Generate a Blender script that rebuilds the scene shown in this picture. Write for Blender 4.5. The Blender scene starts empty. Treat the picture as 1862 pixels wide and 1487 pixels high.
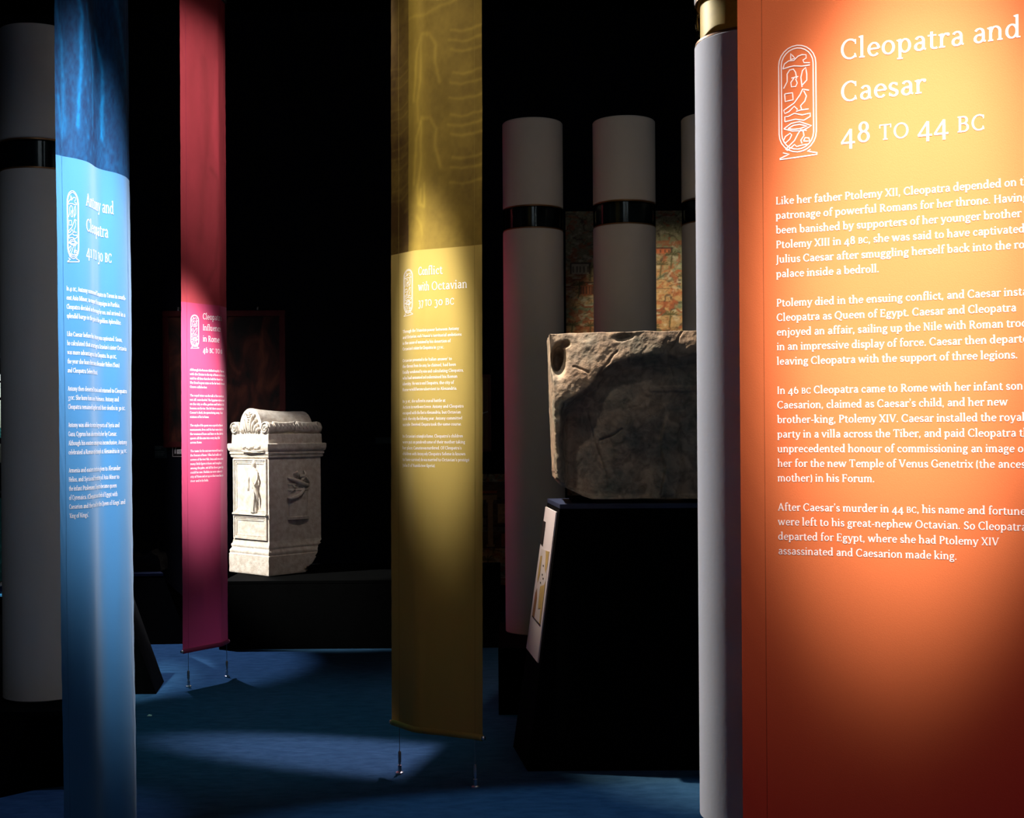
import bpy, bmesh, math, random
import numpy as np
from mathutils import Vector, Matrix, noise

# ------------------------------------------------------------------ camera, world, exposure
scene = bpy.context.scene
COL = scene.collection
F = 2250.0                      # focal length in pixels of the 1862 wide frame
HOR = 785.0                     # horizon row
ROLL = math.radians(-0.4)
EYE = Vector((0, 0, 1.4))
RV = Vector((math.cos(ROLL), 0, math.sin(ROLL)))
UV = Vector((-math.sin(ROLL), 0, math.cos(ROLL)))

cd = bpy.data.cameras.new('camera')
cam = bpy.data.objects.new('camera', cd)
COL.objects.link(cam)
cd.sensor_width = 36.0
cd.lens = F / 1862.0 * 36.0
cd.shift_y = (HOR - 743.5) / 1862.0
cd.clip_start = 0.05
cd.clip_end = 100
cam.matrix_world = Matrix(((RV.x, UV.x, 0, EYE.x), (RV.y, UV.y, -1, EYE.y), (RV.z, UV.z, 0, EYE.z), (0, 0, 0, 1)))
scene.camera = cam

w = bpy.data.worlds.new('world')
scene.world = w
w.use_nodes = True
w.node_tree.nodes['Background'].inputs[0].default_value = (0.02, 0.03, 0.05, 1)
w.node_tree.nodes['Background'].inputs[1].default_value = 0.1

vs = scene.view_settings
scene.display_settings.display_device = 'sRGB'
vs.view_transform = 'Standard'
vs.look = 'None'
vs.exposure = 0.0
vs.gamma = 1.0
vs.use_curve_mapping = False


def spot(name, loc, aim, power, color, angle, blend=1.0, radius=0.04, sx=1.0, sy=1.0):
    l = bpy.data.lights.new(name, 'SPOT')
    l.energy = power
    l.color = color
    l.spot_size = math.radians(angle)
    l.spot_blend = blend
    l.shadow_soft_size = radius
    o = bpy.data.objects.new(name, l)
    COL.objects.link(o)
    loc = Vector(loc)
    d = (Vector(aim) - loc)
    o.rotation_mode = 'QUATERNION'
    o.rotation_quaternion = d.to_track_quat('-Z', 'Y')
    o.location = loc
    o.scale = (sx, sy, 1)
    return o


def area(name, loc, aim, power, color, sx, sy, spread=180):
    l = bpy.data.lights.new(name, 'AREA')
    l.shape = 'RECTANGLE'
    l.size = sx
    l.size_y = sy
    l.energy = power
    l.color = color
    l.spread = math.radians(spread)
    o = bpy.data.objects.new(name, l)
    COL.objects.link(o)
    loc = Vector(loc)
    o.rotation_mode = 'QUATERNION'
    o.rotation_quaternion = (Vector(aim) - loc).to_track_quat('-Z', 'Y')
    o.location = loc
    return o


WARM = (1.0, 0.86, 0.66)
WHITE = (1.0, 0.95, 0.9)
COOL = (0.8, 0.88, 1.0)
# gallery spotlights hung under the ceiling, with a few added helper lamps
spot('spot_orange_banner', (0.25, 0.55, 4.1), (0.65, 2.0, 1.69), 3100, (1.0, 0.92, 0.84), 18, 1.0, 0.05, 0.64, 0.77)
spot('helper_orange_tint', (0.2, 0.0, 3.9), (0.60, 2.03, 1.0), 85, (1.0, 0.10, 0.45), 46, 1.0, 0.05)  # added magenta tint for the banner's dim lower left, no known lamp
spot('spot_orange_soft', (0.2, 0.3, 4.1), (0.62, 2.0, 1.85), 300, (1.0, 0.9, 0.7), 24, 1.0, 0.05, 0.9, 0.9)
spot('spot_blue_banner', (-0.35, 2.6, 4.4), (-1.11, 3.38, 1.78), 2900, (1.0, 0.97, 0.93), 14, 1.0, 0.05)
spot('spot_yellow_banner', (-1.05, 4.1, 4.5), (-0.30, 4.98, 1.73), 2500, (1.0, 0.95, 0.88), 11.5, 1.0, 0.05, 0.75, 1.0)
spot('spot_yellow_wash', (-0.9, 3.6, 4.5), (-0.31, 4.98, 2.7), 230, (1.0, 0.9, 0.78), 30, 1.0, 0.05)
spot('spot_red_banner', (-0.9, 5.9, 4.5), (-1.81, 6.89, 1.56), 4400, (1.0, 0.92, 0.95), 12, 1.0, 0.05)
spot('spot_red_wash', (-0.9, 5.3, 4.5), (-1.76, 6.95, 3.1), 300, (1.0, 0.88, 0.9), 34, 1.0, 0.05)
spot('spot_altar', (-4.3, 6.9, 4.2), (-1.72, 8.35, 0.95), 2100, (1.0, 0.94, 0.85), 18, 0.6, 0.04)
spot('helper_altar_side', (-0.3, 7.2, 3.9), (-1.42, 8.48, 1.0), 42, (1.0, 0.86, 0.74), 20, 1.0, 0.05)  # added weak lamp to bring out the altar's side relief
spot('spot_rock', (-1.0, 5.42, 4.2), (0.40, 5.3, 1.6), 1500, (1.0, 0.80, 0.62), 26, 0.9, 0.03)
spot('spot_column', (-2.6, 6.1, 4.2), (0.60, 3.44, 1.6), 1200, (0.97, 0.95, 1.0), 50, 0.8, 0.08, 0.22, 1.0)
spot('helper_red_spill', (-1.1, 6.9, 3.7), (0.0, 6.65, 1.3), 42, (1.0, 0.10, 0.16), 40, 1.0, 0.1)  # added lamp standing in for red light spilling off the crimson banner
spot('helper_left_column', (-1.2, 0.5, 4.2), (-1.95, 5.1, 1.4), 44, (0.86, 0.93, 1.0), 30, 1.0, 0.1, 0.5, 1.0)  # added soft lamp to lift the left column
spot('spot_mural', (1.1, 7.2, 4.2), (1.22, 9.45, 2.3), 420, (1.0, 0.82, 0.6), 30, 1.0, 0.05)
# blue floor lights
spot('floor_spot_far', (-2.9, 9.0, 4.3), (-2.15, 7.55, 0), 700, (0.7, 0.72, 1.0), 24, 0.5, 0.04)
spot('floor_spot_teal', (-0.9, 5.6, 4.5), (-1.25, 5.95, 0), 110, (0.16, 0.9, 0.9), 38, 1.0, 0.06)
spot('floor_spot_band', (0.2, 7.6, 4.3), (-0.60, 5.35, 0), 1300, (1.0, 0.72, 0.85), 30, 0.9, 0.04, 1.0, 0.24)
spot('floor_spot_near', (0.3, 3.9, 4.5), (0.20, 4.60, 0), 260, (0.4, 0.7, 1.0), 34, 0.7, 0.04, 1.0, 0.25)
spot('floor_spot_left', (-1.6, 3.5, 4.4), (-1.75, 4.42, 0), 150, (0.6, 0.6, 1.0), 16, 0.7, 0.04)
# added soft fill standing in for dim ambient light, no known fixtures
area('fill_light', (0.6, -1.2, 4.3), (0.2, 6.5, 1.6), 6, (0.86, 0.88, 1.0), 2.5, 1.0)
area('fill_light_rear', (1.2, 3.6, 4.4), (0.8, 6.4, 1.8), 3.4, (0.95, 1.0, 0.98), 1.5, 0.6)


# ------------------------------------------------------------------ helpers
def P(px, py, D):
    return EYE + RV * ((px - 931.0) / F * D) + UV * ((HOR - py) / F * D) + Vector((0, D, 0))


def GX(px, D, z=0.0):
    """world x of image column px at depth D and height z"""
    py = HOR - (z - 1.4) / D * F
    return P(px, py, D).x


def tag(o, label, cat, group=None):
    o['label'] = label
    o['category'] = cat
    if group:
        o['group'] = group
    return o


def struct(o):
    o['kind'] = 'structure'
    return o


def empty(name, loc=(0, 0, 0), rz=0.0):
    o = bpy.data.objects.new(name, None)
    COL.objects.link(o)
    o.location = loc
    o.rotation_euler = (0, 0, rz)
    o.empty_display_size = 0.1
    return o


class B:
    def __init__(self):
        self.bm = bmesh.new()

    def box(self, x0, x1, y0, y1, z0, z1, bev=0.0):
        bm = self.bm
        v = [bm.verts.new(p) for p in ((x0, y0, z0), (x1, y0, z0), (x1, y1, z0), (x0, y1, z0), (x0, y0, z1), (x1, y0, z1), (x1, y1, z1), (x0, y1, z1))]
        fs = [bm.faces.new([v[i] for i in f]) for f in ((0, 3, 2, 1), (4, 5, 6, 7), (0, 1, 5, 4), (1, 2, 6, 5), (2, 3, 7, 6), (3, 0, 4, 7))]
        if bev:
            es = list({e for f in fs for e in f.edges})
            bmesh.ops.bevel(bm, geom=es, offset=bev, segments=2, affect='EDGES')
        return self

    def hull8(self, bot, top, bev=0.0):
        bm = self.bm
        n = len(bot)
        vb = [bm.verts.new(p) for p in bot]
        vt = [bm.verts.new(p) for p in top]
        fs = [bm.faces.new(vb[::-1]), bm.faces.new(vt)]
        for i in range(n):
            j = (i + 1) % n
            fs.append(bm.faces.new((vb[i], vb[j], vt[j], vt[i])))
        if bev:
            es = list({e for f in fs for e in f.edges})
            bmesh.ops.bevel(bm, geom=es, offset=bev, segments=2, affect='EDGES')
        return self

    def lathe(self, prof, n=48, cx=0, cy=0, close=True):
        bm = self.bm
        rings = []
        for r, z in prof:
            if r < 1e-6:
                rings.append([bm.verts.new((cx, cy, z))])
            else:
                rings.append([bm.verts.new((cx + r * math.cos(2 * math.pi * k / n), cy + r * math.sin(2 * math.pi * k / n), z)) for k in range(n)])
        for a, b in zip(rings, rings[1:]):
            for k in range(n):
                k2 = (k + 1) % n
                if len(a) == 1 and len(b) == 1:
                    continue
                if len(a) == 1:
                    bm.faces.new((a[0], b[k], b[k2]))
                elif len(b) == 1:
                    bm.faces.new((a[k], a[k2], b[0]))
                else:
                    bm.faces.new((a[k], a[k2], b[k2], b[k]))
        return self

    def tube(self, pts, r, n=8, r2=None):
        bm = self.bm
        pts = [Vector(p) for p in pts]
        rings = []
        m = len(pts)
        up = Vector((0, 0, 1))
        for i, p in enumerate(pts):
            t = (pts[min(i + 1, m - 1)] - pts[max(i - 1, 0)]).normalized()
            a = t.cross(up)
            if a.length < 0.05:
                a = t.cross(Vector((0, 1, 0)))
            a.normalize()
            b = t.cross(a).normalized()
            if isinstance(r, (list, tuple)):
                rr = r[i]
            else:
                rr = r if r2 is None else r + (r2 - r) * i / (m - 1)
            rings.append([bm.verts.new(p + (a * math.cos(2 * math.pi * k / n) + b * math.sin(2 * math.pi * k / n)) * rr) for k in range(n)])
        for a, b in zip(rings, rings[1:]):
            for k in range(n):
                bm.faces.new((a[k], a[(k + 1) % n], b[(k + 1) % n], b[k]))
        bm.faces.new(rings[0][::-1])
        bm.faces.new(rings[-1])
        return self

    def ball(self, c, rx, ry, rz, n=12, m=8):
        bm = self.bm
        M = Matrix.Translation(c) @ Matrix.Diagonal((rx, ry, rz, 1))
        bmesh.ops.create_uvsphere(bm, u_segments=n, v_segments=m, radius=1, matrix=M)
        return self

    def sections(self, secs):
        """closed loft through lists of points"""
        bm = self.bm
        rr = [[bm.verts.new(p) for p in s] for s in secs]
        n = len(rr[0])
        for a, b in zip(rr, rr[1:]):
            for k in range(n):
                bm.faces.new((a[k], a[(k + 1) % n], b[(k + 1) % n], b[k]))
        bm.faces.new(rr[0][::-1])
        bm.faces.new(rr[-1])
        return self

    def prism(self, poly, y0, y1):
        """polygon in x,z extruded from y0 to y1"""
        bm = self.bm
        a = [bm.verts.new((x, y0, z)) for x, z in poly]
        b = [bm.verts.new((x, y1, z)) for x, z in poly]
        bm.faces.new(a)
        bm.faces.new(b[::-1])
        n = len(a)
        for i in range(n):
            bm.faces.new((a[i], b[i], b[(i + 1) % n], a[(i + 1) % n]))
        return self

    def build(self, name, mat, parent=None, smooth=False, loc=None, label=None):
        bm = self.bm
        bmesh.ops.recalc_face_normals(bm, faces=bm.faces)
        me = bpy.data.meshes.new(name)
        bm.to_mesh(me)
        bm.free()
        if smooth:
            me.polygons.foreach_set('use_smooth', [True] * len(me.polygons))
        if smooth == 'auto':
            try:
                me.set_sharp_from_angle(angle=math.radians(35))
            except Exception:
                pass
        me.materials.append(mat)
        o = bpy.data.objects.new(name, me)
        COL.objects.link(o)
        if parent is not None:
            o.parent = parent
        if loc is not None:
            o.location = loc
        if label:
            o['label'] = label
        return o


def np_mesh(name, verts, faces, mat, parent=None, smooth=True, colors=None):
    me = bpy.data.meshes.new(name)
    verts = np.asarray(verts, dtype=np.float32)
    faces = np.asarray(faces, dtype=np.int32)
    k = faces.shape[1]
    me.vertices.add(len(verts))
    me.vertices.foreach_set('co', verts.ravel())
    me.loops.add(faces.size)
    me.loops.foreach_set('vertex_index', faces.ravel())
    me.polygons.add(len(faces))
    me.polygons.foreach_set('loop_start', np.arange(0, faces.size, k, dtype=np.int32))
    me.polygons.foreach_set('loop_total', np.full(len(faces), k, dtype=np.int32))
    if smooth:
        me.polygons.foreach_set('use_smooth', [True] * len(faces))
    me.update(calc_edges=True)
    if colors is not None:
        ca = me.color_attributes.new('print', 'FLOAT_COLOR', 'POINT')
        c4 = np.ones((len(verts), 4), dtype=np.float32)
        c4[:, :3] = colors
        ca.data.foreach_set('color', c4.ravel())
    me.materials.append(mat)
    o = bpy.data.objects.new(name, me)
    COL.objects.link(o)
    if parent is not None:
        o.parent = parent
    return o


def srgb(r, g, b):
    f = lambda c: (c / 255 / 12.92) if c / 255 <= 0.04045 else ((c / 255 + 0.055) / 1.055) ** 2.4
    return (f(r), f(g), f(b))


def mat(name, color, rough=0.6, spec=0.3, metal=0.0, noise_scale=0, noise_amt=0.15, bump=0.0, bump_scale=60, transl=0.0, attr=None,
        coat=0.0, col2=None, stretch=None, sheen=0.0, detail=5):
    m = bpy.data.materials.new(name)
    m.use_nodes = True
    nt = m.node_tree
    n, l = nt.nodes, nt.links
    bs = n['Principled BSDF']
    out = n['Material Output']
    bs.inputs['Roughness'].default_value = rough
    bs.inputs['Specular IOR Level'].default_value = spec
    bs.inputs['Metallic'].default_value = metal
    bs.inputs['Coat Weight'].default_value = coat
    bs.inputs['Sheen Weight'].default_value = sheen
    tc = n.new('ShaderNodeTexCoord')
    vec = tc.outputs['Object']
    if stretch:
        mp = n.new('ShaderNodeMapping')
        mp.inputs['Scale'].default_value = stretch
        l.new(vec, mp.inputs[0])
        vec = mp.outputs[0]
    csock = None
    if attr:
        at = n.new('ShaderNodeAttribute')
        at.attribute_name = attr
        csock = at.outputs['Color']
    elif noise_scale:
        nz = n.new('ShaderNodeTexNoise')
        nz.inputs['Scale'].default_value = noise_scale
        nz.inputs['Detail'].default_value = detail
        nz.inputs['Roughness'].default_value = 0.6
        l.new(vec, nz.inputs['Vector'])
        rp = n.new('ShaderNodeValToRGB')
        c2 = col2 if col2 else tuple(max(0, c * (1 - noise_amt)) for c in color)
        rp.color_ramp.elements[0].position = 0.35
        rp.color_ramp.elements[0].color = (*c2, 1)
        rp.color_ramp.elements[1].position = 0.65
        rp.color_ramp.elements[1].color = (*color, 1)
        l.new(nz.outputs['Fac'], rp.inputs[0])
        csock = rp.outputs[0]
    if csock is not None:
        l.new(csock, bs.inputs['Base Color'])
    else:
        bs.inputs['Base Color'].default_value = (*color, 1)
    nsock = None
    if bump:
        nb = n.new('ShaderNodeTexNoise')
        nb.inputs['Scale'].default_value = bump_scale
        nb.inputs['Detail'].default_value = detail
        l.new(vec, nb.inputs['Vector'])
        bp = n.new('ShaderNodeBump')
        bp.inputs['Strength'].default_value = bump
        bp.inputs['Distance'].default_value = 0.01
        l.new(nb.outputs['Fac'], bp.inputs['Height'])
        l.new(bp.outputs[0], bs.inputs['Normal'])
        nsock = bp.outputs[0]
    if transl:
        tr = n.new('ShaderNodeBsdfTranslucent')
        if csock is not None:
            l.new(csock, tr.inputs['Color'])
        else:
            tr.inputs['Color'].default_value = (*color, 1)
        if nsock:
            l.new(nsock, tr.inputs['Normal'])
        mx = n.new('ShaderNodeMixShader')
        mx.inputs[0].default_value = transl
        l.new(bs.outputs[0], mx.inputs[1])
        l.new(tr.outputs[0], mx.inputs[2])
        l.new(mx.outputs[0], out.inputs['Surface'])
    return m


M = {}
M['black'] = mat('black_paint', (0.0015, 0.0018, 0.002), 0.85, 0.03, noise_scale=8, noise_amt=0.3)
M['blue_lit_top'] = mat('blue_lit_plinth_top', (0.018, 0.03, 0.075), 0.5, 0.3, noise_scale=10, noise_amt=0.2)  # blue light falling on the plinth tops is put into this colour
M['wall'] = mat('dark_wall', (0.004, 0.006, 0.013), 0.8, 0.1, noise_scale=3, noise_amt=0.3)
M['ceiling'] = mat('dark_ceiling', (0.004, 0.007, 0.007), 0.9, 0.05, noise_scale=2, noise_amt=0.3)
M['carpet'] = mat('blue_carpet', (0.026, 0.078, 0.155), 0.95, 0.05, noise_scale=11, col2=(0.015, 0.052, 0.11), bump=0.6, bump_scale=24,
                  stretch=(1, 2.2, 1), detail=8)
M['column'] = mat('white_column_paint', (0.62, 0.61, 0.60), 0.7, 0.2, noise_scale=2.5, noise_amt=0.05, bump=0.04, bump_scale=90)
M['gold'] = mat('warm_lit_gold', (0.85, 0.45, 0.05), 0.5, 0.4, metal=0.1, noise_scale=12, noise_amt=0.25)  # lit copy of the ring core, warm spotlight put into the colour
M['core_unlit'] = mat('shaded_core', (0.010, 0.014, 0.018), 0.12, 0.5, noise_scale=5, noise_amt=0.3, coat=0.4)  # shaded copy of the same ring core, darkness put into the colour
M['gold_trim'] = mat('brown_gold_trim', (0.30, 0.15, 0.06), 0.4, 0.5, metal=0.6, noise_scale=14, noise_amt=0.3)
M['marble'] = mat('weathered_marble', (0.80, 0.76, 0.69), 0.7, 0.25, noise_scale=26, col2=(0.60, 0.53, 0.45), bump=0.35, bump_scale=45, detail=9)
M['metal'] = mat('brushed_steel', (0.6, 0.62, 0.65), 0.3, 0.5, metal=1.0, noise_scale=40, noise_amt=0.1)
M['cable'] = mat('steel_cable', (0.3, 0.33, 0.36), 0.4, 0.5, metal=0.8, noise_scale=60, noise_amt=0.2)
M['white_board'] = mat('white_board', (0.72, 0.68, 0.74), 0.5, 0.3, noise_scale=5, noise_amt=0.04)
M['ink'] = mat('dark_ink', (0.02, 0.018, 0.02), 0.6, 0.2, noise_scale=30, noise_amt=0.2)
M['map_tan'] = mat('map_tan_ink', (0.50, 0.36, 0.14), 0.6, 0.2, noise_scale=30, noise_amt=0.25)
M['map_brown'] = mat('map_brown_ink', (0.30, 0.15, 0.08), 0.6, 0.2, noise_scale=30, noise_amt=0.25)
M['label_teal'] = mat('dark_label', (0.020, 0.050, 0.060), 0.6, 0.2, noise_scale=20, noise_amt=0.2)
M['sign_white'] = mat('sign_white', (0.75, 0.75, 0.78), 0.6, 0.2, noise_scale=20, noise_amt=0.08)
M['frame_red'] = mat('dark_red_frame', (0.11, 0.018, 0.02), 0.45, 0.4, noise_scale=12, noise_amt=0.3)
M['scrap'] = mat('paper_scrap', (0.9, 0.85, 0.75), 0.8, 0.1, noise_scale=50, noise_amt=0.1)
M['print'] = mat('printed_white', (0.86, 0.84, 0.84), 0.8, 0.1, noise_scale=40, noise_amt=0.04, transl=0.2)


def glass_mat():
    m = bpy.data.materials.new('clear_glass')
    m.use_nodes = True
    nt = m.node_tree
    n, l = nt.nodes, nt.links
    n.remove(n['Principled BSDF'])
    tr = n.new('ShaderNodeBsdfTransparent')
    tr.inputs[0].default_value = (0.93, 0.97, 0.96, 1)
    gl = n.new('ShaderNodeBsdfGlossy')
    gl.inputs['Roughness'].default_value = 0.02
    fr = n.new('ShaderNodeLayerWeight')
    fr.inputs[0].default_value = 0.05
    mx = n.new('ShaderNodeMixShader')
    l.new(fr.outputs[0], mx.inputs[0])
    l.new(tr.outputs[0], mx.inputs[1])
    l.new(gl.outputs[0], mx.inputs[2])
    l.new(mx.outputs[0], n['Material Output'].inputs['Surface'])
    return m


M['glass'] = glass_mat()


def carved_rock_mat():
    m = bpy.data.materials.new('brown_stone')
    m.use_nodes = True
    nt = m.node_tree
    n, l = nt.nodes, nt.links
    bs = n['Principled BSDF']
    bs.inputs['Roughness'].default_value = 0.75
    bs.inputs['Specular IOR Level'].default_value = 0.3
    tc = n.new('ShaderNodeTexCoord')
    n1 = n.new('ShaderNodeTexNoise'); n1.inputs['Scale'].default_value = 5; n1.inputs['Detail'].default_value = 9; n1.inputs['Roughness'].default_value = 0.65
    n2 = n.new('ShaderNodeTexNoise'); n2.inputs['Scale'].default_value = 22; n2.inputs['Detail'].default_value = 8; n2.inputs['Distortion'].default_value = 1.0
    r1 = n.new('ShaderNodeValToRGB')
    r1.color_ramp.elements[0].position = 0.32
    r1.color_ramp.elements[0].color = (0.18, 0.20, 0.17, 1)
    r1.color_ramp.elements[1].position = 0.68
    r1.color_ramp.elements[1].color = (0.50, 0.36, 0.25, 1)
    e = r1.color_ramp.elements.new(0.5); e.color = (0.36, 0.29, 0.22, 1)
    r2 = n.new('ShaderNodeValToRGB')
    r2.color_ramp.elements[0].position = 0.35
    r2.color_ramp.elements[0].color = (0.45, 0.45, 0.48, 1)
    r2.color_ramp.elements[1].position = 0.6
    r2.color_ramp.elements[1].color = (1, 1, 1, 1)
    mx = n.new('ShaderNodeMix'); mx.data_type = 'RGBA'; mx.blend_type = 'MULTIPLY'; mx.inputs[0].default_value = 0.8
    l.new(tc.outputs['Object'], n1.inputs['Vector']); l.new(tc.outputs['Object'], n2.inputs['Vector'])
    l.new(n1.outputs['Fac'], r1.inputs[0]); l.new(n2.outputs['Fac'], r2.inputs[0])
    l.new(r1.outputs[0], mx.inputs[6]); l.new(r2.outputs[0], mx.inputs[7])
    l.new(mx.outputs[2], bs.inputs['Base Color'])
    n3 = n.new('ShaderNodeTexNoise'); n3.inputs['Scale'].default_value = 38; n3.inputs['Detail'].default_value = 9
    l.new(tc.outputs['Object'], n3.inputs['Vector'])
    bp = n.new('ShaderNodeBump'); bp.inputs['Strength'].default_value = 0.45; bp.inputs['Distance'].default_value = 0.012
    l.new(n3.outputs['Fac'], bp.inputs['Height']); l.new(bp.outputs[0], bs.inputs['Normal'])
    return m


M['rock'] = carved_rock_mat()

# ------------------------------------------------------------------ room shell
X0, X1, Y0, Y1, ZC = -6.5, 6.5, -3.0, 9.7, 4.7
bb = B(); bb.box(X0, X1, Y0, Y1, -0.1, 0.0)
struct(bb.build('floor', M['carpet']))
bb = B(); bb.box(X0, X1, Y0, Y1, ZC, ZC + 0.1)
struct(bb.build('ceiling', M['ceiling']))
for nm, a in (('wall_back', (X0, X1, Y1, Y1 + 0.1)), ('wall_front', (X0, X1, Y0 - 0.1, Y0)), ('wall_left', (X0 - 0.1, X0, Y0, Y1)), ('wall_right', (X1, X1 + 0.1, Y0, Y1))):
    bb = B(); bb.box(a[0], a[1], a[2], a[3], 0, ZC)
    struct(bb.build(nm, M['wall']))
WALL = Y1


# ------------------------------------------------------------------ serif lettering
def arcp(cx, cy, rx, ry, a0, a1, tk, tn, n):
    out = []
    for i in range(n + 1):
        a = math.radians(a0 + (a1 - a0) * i / n)
        out.append((cx + rx * math.cos(a), cy + ry * math.sin(a), tn + (tk - tn) * abs(math.cos(a)) ** 1.3))
    return out


class Font:
    def __init__(self, W=9.0, T=5.2, seg=9):
        self.W, self.T, self.seg = W, T, seg
        self.g = {}
        self.make()

    def strip(self, pts):
        """pts of (x, y, width) -> list of quads"""
        q = []
        m = len(pts)
        L, R = [], []
        for i, (x, y, w_) in enumerate(pts):
            a = pts[max(i - 1, 0)]; b = pts[min(i + 1, m - 1)]
            dx, dy = b[0] - a[0], b[1] - a[1]
            d = math.hypot(dx, dy) or 1
            nx, ny = -dy / d, dx / d
            L.append((x + nx * w_ / 2, y + ny * w_ / 2)); R.append((x - nx * w_ / 2, y - ny * w_ / 2))
        for i in range(m - 1):
            q.append((R[i], R[i + 1], L[i + 1], L[i]))
        return q

    def make(self):
        W, T, S = self.W, self.T, self.seg
        st = lambda x, y0, y1, w_=W: [((x - w_ / 2, y0), (x + w_ / 2, y0), (x + w_ / 2, y1), (x - w_ / 2, y1))]
        ft = lambda x, l=8, r=8, y=0, h=4.6: [((x - l, y), (x + r, y), (x + r, y + h), (x - l, y + h))]
        hd = lambda x, l=8, r=8, y=69, h=4.6: [((x - l, y - h), (x + r, y - h), (x + r, y), (x - l, y))]
        fl = lambda x, y: [((x - W / 2 - 6.5, y - 4.5), (x - W / 2, y - 9), (x - W / 2 + 1, y - 1), (x - W / 2 - 6, y - 2))] 
        ln = lambda *p, w=None: self.strip([(a, b, (w or W)) for a, b in p])
        ar = lambda cx, cy, rx, ry, a0, a1, tk=W, tn=T, n=S: self.strip(arcp(cx, cy, rx, ry, a0, a1, tk, tn, n))
        dot = lambda x, y, r=5.6: [tuple((x + r * math.cos(a), y + r * math.sin(a)) for a in (0.0, 0.785, 1.571, 2.356)), tuple((x + r * math.cos(a), y + r * math.sin(a)) for a in (2.356, 3.142, 3.927, 4.712)), tuple((x + r * math.cos(a), y + r * math.sin(a)) for a in (4.712, 5.498, 0.0, 2.356))]
        G = self.g
        G['a'] = (ar(23, 33, 12.5, 13, 5, 155) + st(35.5, 4, 34) + ar(22, 13.5, 12.5, 12, 55, 330) + ln((22, 26), (35, 28), w=T) + ln((35.5, 6), (43, 2.5), w=T), 46)
        G['b'] = (st(11, 2, 76) + fl(11, 76) + ar(27, 23.5, 15.5, 21.5, 0, 360, n=2 * S), 50)
        G['c'] = (ar(25.5, 23.5, 16.5, 21.5, 48, 312, n=int(1.5 * S)) + dot(36, 36, 4.8), 43)
        G['d'] = (st(39, 3, 76) + fl(39, 76) + ar(23, 23.5, 15.5, 21.5, 0, 360, n=2 * S) + ft(39, 2, 10, 0), 52)
        G['e'] = (ar(25, 23.5, 16.5, 21.5, 5, 318, n=int(1.8 * S)) + ln((9, 25.5), (41, 25.5), w=T), 46)
        G['f'] = (st(15, 0, 58) + ar(27, 60, 12, 13.5, 180, 65) + dot(32, 69, 4.4) + hd(15, 11, 15, 48) + ft(15, 9, 10), 32)
        G['g'] = (ar(22, 32, 12.8, 13.5, 0, 360, n=int(1.6 * S)) + ar(23, -8, 17, 9.5, 0, 360, n=int(1.6 * S)) + ln((13, 20), (10, 10), (17, 4), (34, 3), w=T + 1) + ln((32, 42), (44, 46), w=T), 46)
        G['h'] = (st(11, 0, 76) + fl(11, 76) + ft(11) + ar(26, 29, 14, 17, 180, 0) + st(40, 0, 30) + ft(40), 52)
        G['i'] = (st(12, 0, 47) + fl(12, 47) + ft(12, 9, 9) + dot(12, 64), 25)
        G['j'] = (st(14, -10, 47) + fl(14, 47) + ar(4, -10, 10, 10, 0, -100) + dot(14, 64), 25)
        G['k'] = (st(11, 0, 76) + fl(11, 76) + ft(11) + ln((14, 20), (36, 44), w=T) + ln((20, 27), (40, 2)) + hd(38, 9, 8, 48) + ft(41, 7, 8), 50)
        G['l'] = (st(12, 0, 76) + fl(12, 76) + ft(12, 9, 9), 25)
        G['m'] = (st(11, 0, 47) + fl(11, 47) + ft(11) + ar(24, 29, 13, 17, 180, 0) + st(37, 0, 30) + ft(37) + ar(50, 29, 13, 17, 180, 0) + st(63, 0, 30) + ft(63), 75)
        G['n'] = (st(11, 0, 47) + fl(11, 47) + ft(11) + ar(26, 29, 14, 17, 180, 0) + st(40, 0, 30) + ft(40), 52)
        G['o'] = (ar(25, 23.5, 17, 21.5, 0, 360, n=2 * S), 50)
        G['p'] = (st(11, -21, 47) + fl(11, 47) + ft(11, 9, 9, -21) + ar(27, 23.5, 15.5, 21.5, 0, 360, n=2 * S), 50)
        G['q'] = (st(39, -21, 47) + ft(39, 9, 9, -21) + ar(23, 23.5, 15.5, 21.5, 0, 360, n=2 * S), 50)
        G['r'] = (st(12, 0, 47) + fl(12, 47) + ft(12, 9, 11) + ar(28, 27, 16, 18.5, 165, 62) + dot(33, 42, 5.2), 37)
        G['s'] = (ar(20, 34.5, 11.5, 10.5, 35, 235) + ar(20, 12.5, 11.5, 10.5, 55, -150) + ln((10.5, 28), (29.5, 18)) + ln((31, 45), (31, 36), w=3.5) + ln((7.5, 3), (7.5, 13), w=3.5), 38)
        G['t'] = (st(14, 10, 58) + ar(25, 11, 11, 9.5, 180, 310) + hd(14, 12, 15, 48), 33)
        G['u'] = (st(11, 17, 47) + fl(11, 47) + ar(25, 18, 14, 17, 180, 330) + st(39, 2, 47) + fl(39, 47) + ft(39, 2, 10), 53)
        G['v'] = (ln((7, 47), (24, 1)) + ln((41, 47), (25, 1), w=T) + hd(8, 8, 9, 48) + hd(41, 7, 8, 48), 47)
        G['w'] = (ln((7, 47), (21, 1)) + ln((35, 47), (22, 1), w=T) + ln((34, 47), (49, 1)) + ln((63, 47), (50, 1), w=T) + hd(8, 8, 9, 48) + hd(63, 7, 8, 48), 70)
        G['x'] = (ln((8, 46), (38, 2)) + ln((38, 46), (8, 2), w=T) + hd(9, 8, 8, 48) + hd(38, 7, 8, 48) + ft(8, 7, 8) + ft(38, 8, 8), 46)
        G['y'] = (ln((7, 47), (24, 2)) + ln((41, 47), (19, -16), (8, -17), w=T + .5) + hd(8, 8, 9, 48) + hd(41, 7, 8, 48) + dot(8, -15, 4.6), 47)
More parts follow.
